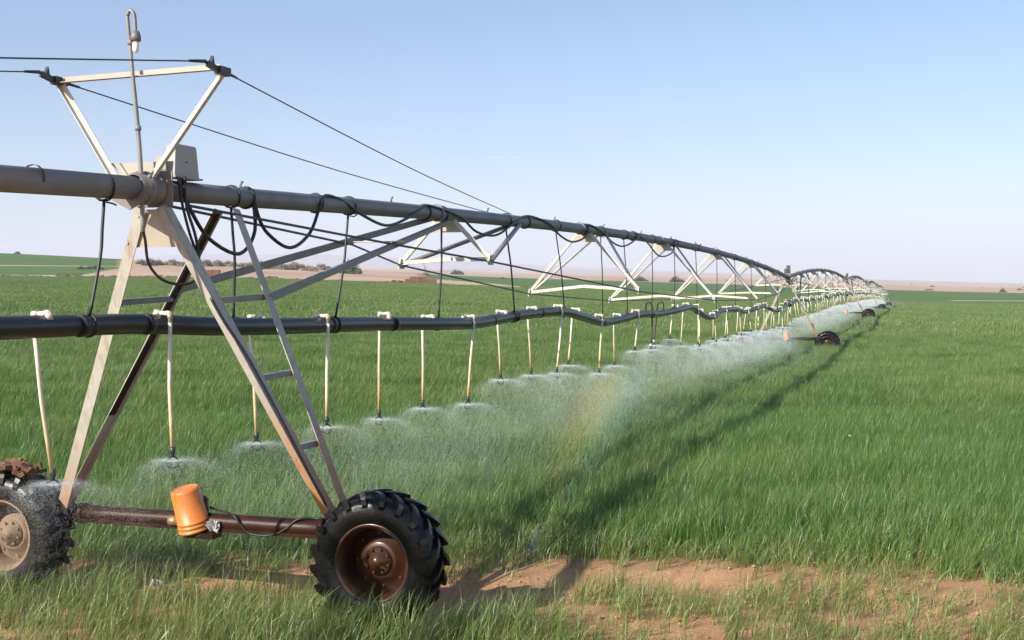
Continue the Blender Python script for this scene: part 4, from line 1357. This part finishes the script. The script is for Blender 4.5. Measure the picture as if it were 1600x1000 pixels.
def patch_collection(name, meshes):
    c = bpy.data.collections.new(name)          # kept out of the scene: only the scatter reads it
    for me in meshes:
        o = bpy.data.objects.new(me.name, me)
        c.objects.link(o)
    return c

def scatter_group(coll):
    g = bpy.data.node_groups.new('scatter', 'GeometryNodeTree')
    g.interface.new_socket('Geometry', in_out='INPUT', socket_type='NodeSocketGeometry')
    g.interface.new_socket('Geometry', in_out='OUTPUT', socket_type='NodeSocketGeometry')
    n = g.nodes; l = g.links
    gi = n.new('NodeGroupInput'); go = n.new('NodeGroupOutput')
    ip = n.new('GeometryNodeInstanceOnPoints')
    ci = n.new('GeometryNodeCollectionInfo')
    ci.inputs['Collection'].default_value = coll
    ci.inputs['Separate Children'].default_value = True
    ci.inputs['Reset Children'].default_value = True
    def attr(nm, ty):
        a = n.new('GeometryNodeInputNamedAttribute'); a.data_type = ty
        a.inputs['Name'].default_value = nm
        return a
    l.new(gi.outputs[0], ip.inputs['Points'])
    l.new(ci.outputs[0], ip.inputs['Instance'])
    ip.inputs['Pick Instance'].default_value = True
    l.new(attr('idx', 'INT').outputs['Attribute'], ip.inputs['Instance Index'])
    er = n.new('FunctionNodeEulerToRotation')
    l.new(attr('rot', 'FLOAT_VECTOR').outputs['Attribute'], er.inputs[0])
    l.new(er.outputs[0], ip.inputs['Rotation'])
    l.new(attr('scl', 'FLOAT_VECTOR').outputs['Attribute'], ip.inputs['Scale'])
    l.new(ip.outputs[0], go.inputs[0])
    return g

def scatter(name, pts, rot, scl, idx, coll, label, cat):
    me = bpy.data.meshes.new(name)
    N = len(pts)
    me.vertices.add(N)
    me.vertices.foreach_set('co', np.asarray(pts, np.float32).reshape(-1))
    a = me.attributes.new('rot', 'FLOAT_VECTOR', 'POINT'); a.data.foreach_set('vector', np.asarray(rot, np.float32).reshape(-1))
    a = me.attributes.new('scl', 'FLOAT_VECTOR', 'POINT'); a.data.foreach_set('vector', np.asarray(scl, np.float32).reshape(-1))
    a = me.attributes.new('idx', 'INT', 'POINT'); a.data.foreach_set('value', np.asarray(idx, np.int32))
    me.update()
    o = bpy.data.objects.new(name, me); col.objects.link(o)
    md_ = o.modifiers.new('scatter', 'NODES')
    md_.node_group = scatter_group(coll)
    tag(o, label, cat, None, 'stuff')
    return o

def wedge(y0, y1, step, half=.56, margin=3.0):
    """jittered grid of points over the ground the camera and its near neighbours can see"""
    ys = np.arange(y0, y1, step)
    P = []
    for y in ys:
        hw = y * half + margin
        xs = np.arange(-hw, hw, step)
        P.append(np.stack([xs, np.full(len(xs), y)], 1))
    P = np.concatenate(P)
    return P + rng.uniform(-.5, .5, P.shape) * step

def height_field(x, y):
    """how tall the wheat stands: gentle bands and clumps"""
    b = fbm(x / 5.0, y / 1.1, 41); c = fbm(x / 14, y / 7, 47); d = vnoise(x / .7, y / .6, 43)
    return .56 + .56 * b + .34 * c + .14 * d

def rut(x, y):
    """wheel ruts and trampled lanes inside the wheat"""
    return np.zeros(np.shape(x))

# near wheat, tuft by tuft
tufts = [blade_patch('wheat_tuft', M['wheat'], 17, .16, .30, .56, .0088, 4, .08, .28, 100 + k) for k in range(10)]
near_c = patch_collection('wheat_tufts', tufts)
P = wedge(12.4, 31, .105)
x, y = P[:, 0], P[:, 1]
edge = 13.25 + .9 * (fbm(x / 1.7, y * 0 + 2.2, 5) - .5) + np.interp(x, [-8, -4, -1.5, 0, 1.2, 2.5, 4.5, 8], [.1, .0, -.3, .55, .30, -.1, -.9, -1.6])
keep = smooth(-.1, 1.5, y - edge + .5 * (vnoise(x * 2.3, y * 2.3, 8) - .5)) > rng.random(len(x)) * .98
dist_k = np.interp(y, [12, 20, 31], [1, .9, .75])
keep &= rng.random(len(x)) < dist_k
# the big wheels stand on pressed ground
P = P[keep]; x, y = P[:, 0], P[:, 1]; N = len(P)
e2 = edge[keep]
hs_ = height_field(x, y) * np.interp(y - e2, [0, .6, 2.2], [.52, .72, 1.0])
scl = np.stack([np.interp(y, [12, 31], [1, 1.15]) * np.ones(N), np.ones(N), hs_ * .95], 1)
lod = fbm(x / 2.2, y / 1.3, 77) - .5
rot = np.stack([rng.normal(0, .06, N) + .3 * (fbm(x / 1.8, y / 1.2, 78) - .5), rng.normal(.03, .06, N) + .45 * lod, rng.normal(0, .7, N)], 1)
scatter('wheat_near', np.stack([x, y, ground_z(x, y) - .02], 1), rot, scl, rng.integers(0, 10, N), near_c, 'tall green wheat filling the near field', 'wheat')

# middle distance: one-metre patches
mids = [blade_patch('wheat_patch', M['wheat'], 1000, 1.25, .30, .58, .0135, 3, .09, .28, 200 + k, 1.15) for k in range(6)]
mid_c = patch_collection('wheat_patches', mids)
P = wedge(29.6, 78, .95)
x, y = P[:, 0], P[:, 1]; N = len(P)
scatter('wheat_middle', np.stack([x, y, ground_z(x, y) - .02], 1), np.stack([0 * x, 0 * x, rng.normal(0, .7, N)], 1),
        np.stack([np.ones(N), np.ones(N), height_field(x, y) * rng.uniform(.92, 1.05, N)], 1), rng.integers(0, 6, N), mid_c, 'green wheat in the middle of the field', 'wheat')
# far: four-metre patches
fars = [blade_patch('wheat_swath', M['wheat'], 2200, 4.6, .26, .60, .045, 2, .15, .2, 300 + k, 1.3) for k in range(5)]
far_c = patch_collection('wheat_swaths', fars)
P = wedge(76, 300, 3.4, margin=6)
x, y = P[:, 0], P[:, 1]
k = (crop_mask(x, y) > .5) & (crop_mask(x, y + 4) > .5)
P = P[k]; x, y = P[:, 0], P[:, 1]; N = len(P)
slx = (ground_z(x + 2, y) - ground_z(x - 2, y)) / 4; sly = (ground_z(x, y + 2) - ground_z(x, y - 2)) / 4
scatter('wheat_far', np.stack([x, y, ground_z(x, y) - .03], 1), np.stack([np.arctan(sly), -np.arctan(slx), rng.normal(0, .1, N)], 1),
        np.stack([np.ones(N), np.ones(N), height_field(x / 2, y / 2) * .95], 1), rng.integers(0, 5, N), far_c, 'green wheat reaching to the sandy field edge', 'wheat')

# verge grass in the foreground: short, sparse, with bare sand between
vt = [blade_patch('verge_tuft', M['verge'], 10, .12, .18, .50, .0085, 4, .13, .34, 400 + k) for k in range(10)]
verge_c = patch_collection('verge_tufts', vt)
P = wedge(7.5, 15.2, .085, margin=3.5)
x, y = P[:, 0], P[:, 1]
edge = 13.25 + np.interp(x, [-8, -4, -1.5, 0, 1.2, 2.5, 4.5, 8], [.1, .0, -.3, .55, .30, -.1, -.9, -1.6])
td = track_dist(x, y)
dens = (.36 + .6 * smooth(.38, .6, fbm(x / 1.1, y / .8, 61))) * np.interp(x, [-6, -2, -1, .2, 5, 8], [.72, .72, .9, .72, .62, .7])
def bare_line(pts, width, amount):
    b_ = np.full(len(x), 1e9)
    for (x0, y0), (x1, y1) in zip(pts[:-1], pts[1:]):
        dx, dy = x1 - x0, y1 - y0
        t_ = np.clip(((x - x0) * dx + (y - y0) * dy) / (dx * dx + dy * dy), 0, 1)
        b_ = np.minimum(b_, np.hypot(x - x0 - t_ * dx, y - y0 - t_ * dy))
    wob = 1 + .7 * (fbm(x / .8, y / .6, 91) - .5)
    return amount * (1 - smooth(width * .6, width * 1.25, b_ * wob))
bare = np.zeros(len(x))
for pts, w_, am in (([(-.95, 11.5), (-.1, 12.1), (.9, 12.72), (1.9, 12.45)], .62, 1.0), ([(1.9, 12.45), (2.8, 12.25)], .42, .7), ([(2.2, 12.35), (3.2, 11.9), (4.4, 11.2), (6.5, 10.0)], .34, .3), ([(-.75, 11.0), (.1, 11.45), (.6, 11.3)], .33, .95),
                    ([(.7, 10.75), (1.5, 10.6)], .3, .9), ([(2.9, 11.05), (3.7, 10.85)], .28, .75), ([(4.0, 12.3), (5, 12.1)], .4, .6),
                    ([(-4.6, 12.55), (-3.4, 12.35), (-2.5, 12.4), (-1.8, 12.7)], .46, .94), ([(-4.3, 11.2), (-3.1, 11.3)], .3, .6), ([(-2.2, 11.5), (-1.9, 11.6)], .3, .6)):
    bare = np.maximum(bare, bare_line(pts, w_, am))
lush = 1.0 * np.exp(-(((x + 1.15) / 1.3) ** 2 + ((y - 10.35) / .55) ** 2)) + .5 * np.exp(-(((x + 3.9) / 1.6) ** 2 + ((y - 11.7) / .7) ** 2))
dens = (dens + lush) * (1 - np.clip(bare, 0, 1) * .97) * (1 - smooth(0.5, 1.8, y - edge) * .8) * np.where(x > 1.4, .8, 1)
keep = rng.random(len(x)) < dens
# nothing grows under the tyres
for sx in (-WB, WB):
    w_ = tw_pt(0, (sx, 0, 0)); ax = F0.to_3x3() @ Vector((1, 0, 0)); ay = F0.to_3x3() @ Vector((0, 1, 0))
    a_ = (x - w_.x) * ax.x + (y - w_.y) * ax.y; b_ = (x - w_.x) * ay.x + (y - w_.y) * ay.y
    keep &= ~((np.abs(a_) < .6) & (np.abs(b_) < .24))
P = P[keep]; x, y = P[:, 0], P[:, 1]; N = len(P)
hh = (.50 + .62 * fbm(x / 1.0, y / .8, 71)) * (1 + .5 * lush[keep]) * np.where(x > 1.4, .88, 1)
scatter('verge_grass', np.stack([x, y, ground_z(x, y) - .03], 1), np.stack([rng.normal(0, .1, N), rng.normal(.08, .1, N), rng.normal(0, .8, N)], 1),
        np.stack([np.ones(N), np.ones(N), hh], 1), rng.integers(0, 10, N), verge_c, 'sparse green grass on the sandy foreground strip', 'grass')

# ------------------------------------------------------------------ spray from the nozzles
def spray_material(name, c, attr=None):
    m, n, l, p = mat(name)
    p.inputs['Base Color'].default_value = (*c, 1)
    p.inputs['Roughness'].default_value = .25
    p.inputs['IOR'].default_value = 1.33
    # water drops let most of the light straight through
    tp = n.new('ShaderNodeBsdfTransparent')
    mxs = n.new('ShaderNodeMixShader'); mxs.inputs[0].default_value = .6
    l.new(tp.outputs[0], mxs.inputs[1]); l.new(p.outputs[0], mxs.inputs[2])
    l.new(mxs.outputs[0], n['Material Output'].inputs[0])
    if attr:
        a = n.new('ShaderNodeAttribute'); a.attribute_name = attr
        l.new(a.outputs['Color'], p.inputs['Base Color'])
    return m
def drops_group(m):
    g = bpy.data.node_groups.new('droplets', 'GeometryNodeTree')
    g.interface.new_socket('Geometry', in_out='INPUT', socket_type='NodeSocketGeometry')
    g.interface.new_socket('Geometry', in_out='OUTPUT', socket_type='NodeSocketGeometry')
    n = g.nodes; l = g.links
    gi = n.new('NodeGroupInput'); go = n.new('NodeGroupOutput')
    mp = n.new('GeometryNodeMeshToPoints')
    a = n.new('GeometryNodeInputNamedAttribute'); a.data_type = 'FLOAT'; a.inputs['Name'].default_value = 'rad'
    sm = n.new('GeometryNodeSetMaterial'); sm.inputs['Material'].default_value = m
    l.new(gi.outputs[0], mp.inputs['Mesh']); l.new(a.outputs['Attribute'], mp.inputs['Radius'])
    l.new(mp.outputs[0], sm.inputs['Geometry']); l.new(sm.outputs[0], go.inputs[0])
    return g
def droplets(name, pts, rad, m, label, cat, colr=None):
    me = bpy.data.meshes.new(name)
    me.vertices.add(len(pts))
    me.vertices.foreach_set('co', np.asarray(pts, np.float32).reshape(-1))
    a = me.attributes.new('rad', 'FLOAT', 'POINT'); a.data.foreach_set('value', np.asarray(rad, np.float32))
    if colr is not None:
        a = me.attributes.new('hue', 'FLOAT_COLOR', 'POINT'); a.data.foreach_set('color', np.asarray(colr, np.float32).reshape(-1))
    me.update()
    o = bpy.data.objects.new(name, me); col.objects.link(o)
    md_ = o.modifiers.new('droplets', 'NODES'); md_.node_group = drops_group(m)
    return tag(o, label, cat, None, 'stuff')

M['spray'] = spray_material('water_spray', (.66, .73, .75))
SP, SR = [], []
def ground_clip(p):
    return p[:, 2] > ground_z(p[:, 0], p[:, 1]) + .15
TW = [np.array(q) for q in ST]
for (nz_, span_i) in NOZ:
    d = math.hypot(nz_[0], nz_[1])
    if nz_[1] < 8.6: continue
    a_ = head[span_i]
    WIND = np.array([math.cos(a_), -math.sin(a_)]); AL = np.array([math.sin(a_), math.cos(a_)])
    calm = min(1.0, min(math.hypot(nz_[0] - q[0], nz_[1] - q[1]) for q in TW[1:6]) / 9.0) if span_i or nz_[1] > 45 else 1.0
    k_ = max(1.0, d / 13.0)
    r0 = .0014 * k_ ** .9
    n = int((26000 if span_i == 0 else 13000) / k_ ** 1.2 * (.35 + .65 * calm))
    # thrown sheet: many fine jets leaving the plate all round, arcing down and breaking up
    th = rng.uniform(0, 2 * math.pi, n)
    jets = rng.random(n) < .5
    th = np.where(jets, np.round(th / (2 * math.pi) * 22) * 2 * math.pi / 22 + rng.normal(0, .02, n), th)
    core = rng.random(n) < .6
    v0 = np.where(core, rng.normal(2.2, .3, n), rng.uniform(1.6, 4.2, n)); el = np.where(core, rng.normal(R(14), R(3), n), rng.normal(R(8), R(9), n))
    t = rng.random(n) * np.where(core, .5, .8)
    drag = (1 - np.exp(-1.6 * t)) / 1.6
    r_ = v0 * np.cos(el) * drag * (.6 + .4 * calm)
    z = v0 * np.sin(el) * drag - 4.6 * t * t + rng.normal(0, .03, n) * t
    drift = 1.3 * t ** 1.5 * calm
    px = nz_[0] + np.cos(th) * r_ + WIND[0] * drift + rng.normal(0, .05, n) * t
    py = nz_[1] + np.sin(th) * r_ + WIND[1] * drift + rng.normal(0, .05, n) * t
    p = np.stack([px, py, nz_[2] + .03 + z], 1)
    p = p[ground_clip(p)]
    SP.append(p); SR.append(rng.uniform(.7, 1.15, len(p)) * r0)
    # fine mist hanging below and drifting off to the right
    n2 = int((14500 * (1 - .15 * min(1, max(0, d - 16) / 12)) if span_i == 0 else 4500) / k_ ** 1.1 * (.25 + .75 * calm))
    g = rng.gamma(1.5, .8, n2) * calm
    px = nz_[0] + WIND[0] * (g - .7) + AL[0] * rng.normal(0, 1.0, n2)
    py = nz_[1] + WIND[1] * (g - .7) + AL[1] * rng.normal(0, 1.0, n2)
    pz_ = nz_[2] - .05 - rng.random(n2) ** .8 * 1.1
    p = np.stack([px, py, pz_], 1)
    p = p[ground_clip(p)]
    SP.append(p); SR.append(rng.uniform(.6, 1.0, len(p)) * r0)
SP = np.concatenate(SP); SR = np.concatenate(SR)
# the nozzles by the wheels are turned away from the track: little water in front of the near beam
lx = (SP[:, 0] - ST[0][0]) * math.cos(head[0]) - (SP[:, 1] - ST[0][1]) * math.sin(head[0])
ly = (SP[:, 0] - ST[0][0]) * math.sin(head[0]) + (SP[:, 1] - ST[0][1]) * math.cos(head[0])
lz = SP[:, 2]
wet = ~((ly < .4) & (lx > .62)) & (~((ly < .2) & (lx > -1.2) & (lz < 1.15)) | (rng.random(len(SP)) < .35)) & (~((ly < .1) & (lx < -1.25)) | (rng.random(len(SP)) < .4))
SP = SP[wet]; SR = SR[wet]
droplets('water_spray', SP, SR, M['spray'], 'white water spray thrown by the row of sprinklers', 'spray')

# the bow in the spray: rainbow light painted into droplets as fixed base colour
nb = 27000
by_ = 13.0 + 17 * rng.beta(2.0, 2.2, nb)
q = np.clip(rng.normal(.54, .20, nb), 0, 1)                      # 0 blue side (right), 1 red side (left)
bx_ = .42 + (by_ - 13.4) * .132 + .0010 * (by_ - 13.4) ** 2 + (.5 - q) * .052 * by_
bz_ = ground_z(bx_, by_) + rng.uniform(.45, 1.25, nb)
bowp = np.stack([bx_, by_, bz_], 1)
bow_r = .0017 * (by_ / 13) ** .9 * rng.uniform(.7, 1.1, nb)
hue = np.stack([np.interp(q, [0, .3, .5, .7, 1], [.34, .38, .76, .88, .76]), np.interp(q, [0, .3, .5, .7, 1], [.56, .70, .78, .60, .36]), np.interp(q, [0, .3, .5, .7, 1], [.98, .84, .24, .14, .22]), np.ones(len(q))], 1)
M['bow'] = spray_material('rainbow_tinted_droplets', (.6, .6, .6), 'hue')
droplets('rainbow', bowp, bow_r, M['bow'], 'faint rainbow arc hanging in the spray over the wheat', 'rainbow', hue)

# ------------------------------------------------------------------ the air
hz_ = MB()
hz_.add([(-13500, -400, -9), (13500, -400, -9), (13500, 13800, -9), (-13500, 13800, -9), (-13500, -400, 420), (13500, -400, 420), (13500, 13800, 420), (-13500, 13800, 420)],
        [(0, 3, 2, 1), (4, 5, 6, 7), (0, 1, 5, 4), (1, 2, 6, 5), (2, 3, 7, 6), (3, 0, 4, 7)])
hm = bpy.data.materials.new('haze_air'); hm.use_nodes = True
hn = hm.node_tree.nodes; hn.clear()
ho_ = hn.new('ShaderNodeOutputMaterial'); pv = hn.new('ShaderNodeVolumePrincipled')
pv.inputs['Color'].default_value = (.80, .84, .98, 1)
pv.inputs['Density'].default_value = 1.45e-4
pv.inputs['Anisotropy'].default_value = 0.0
hm.node_tree.links.new(pv.outputs[0], ho_.inputs['Volume'])
tag(hz_.build('haze', hm), kind='stuff')
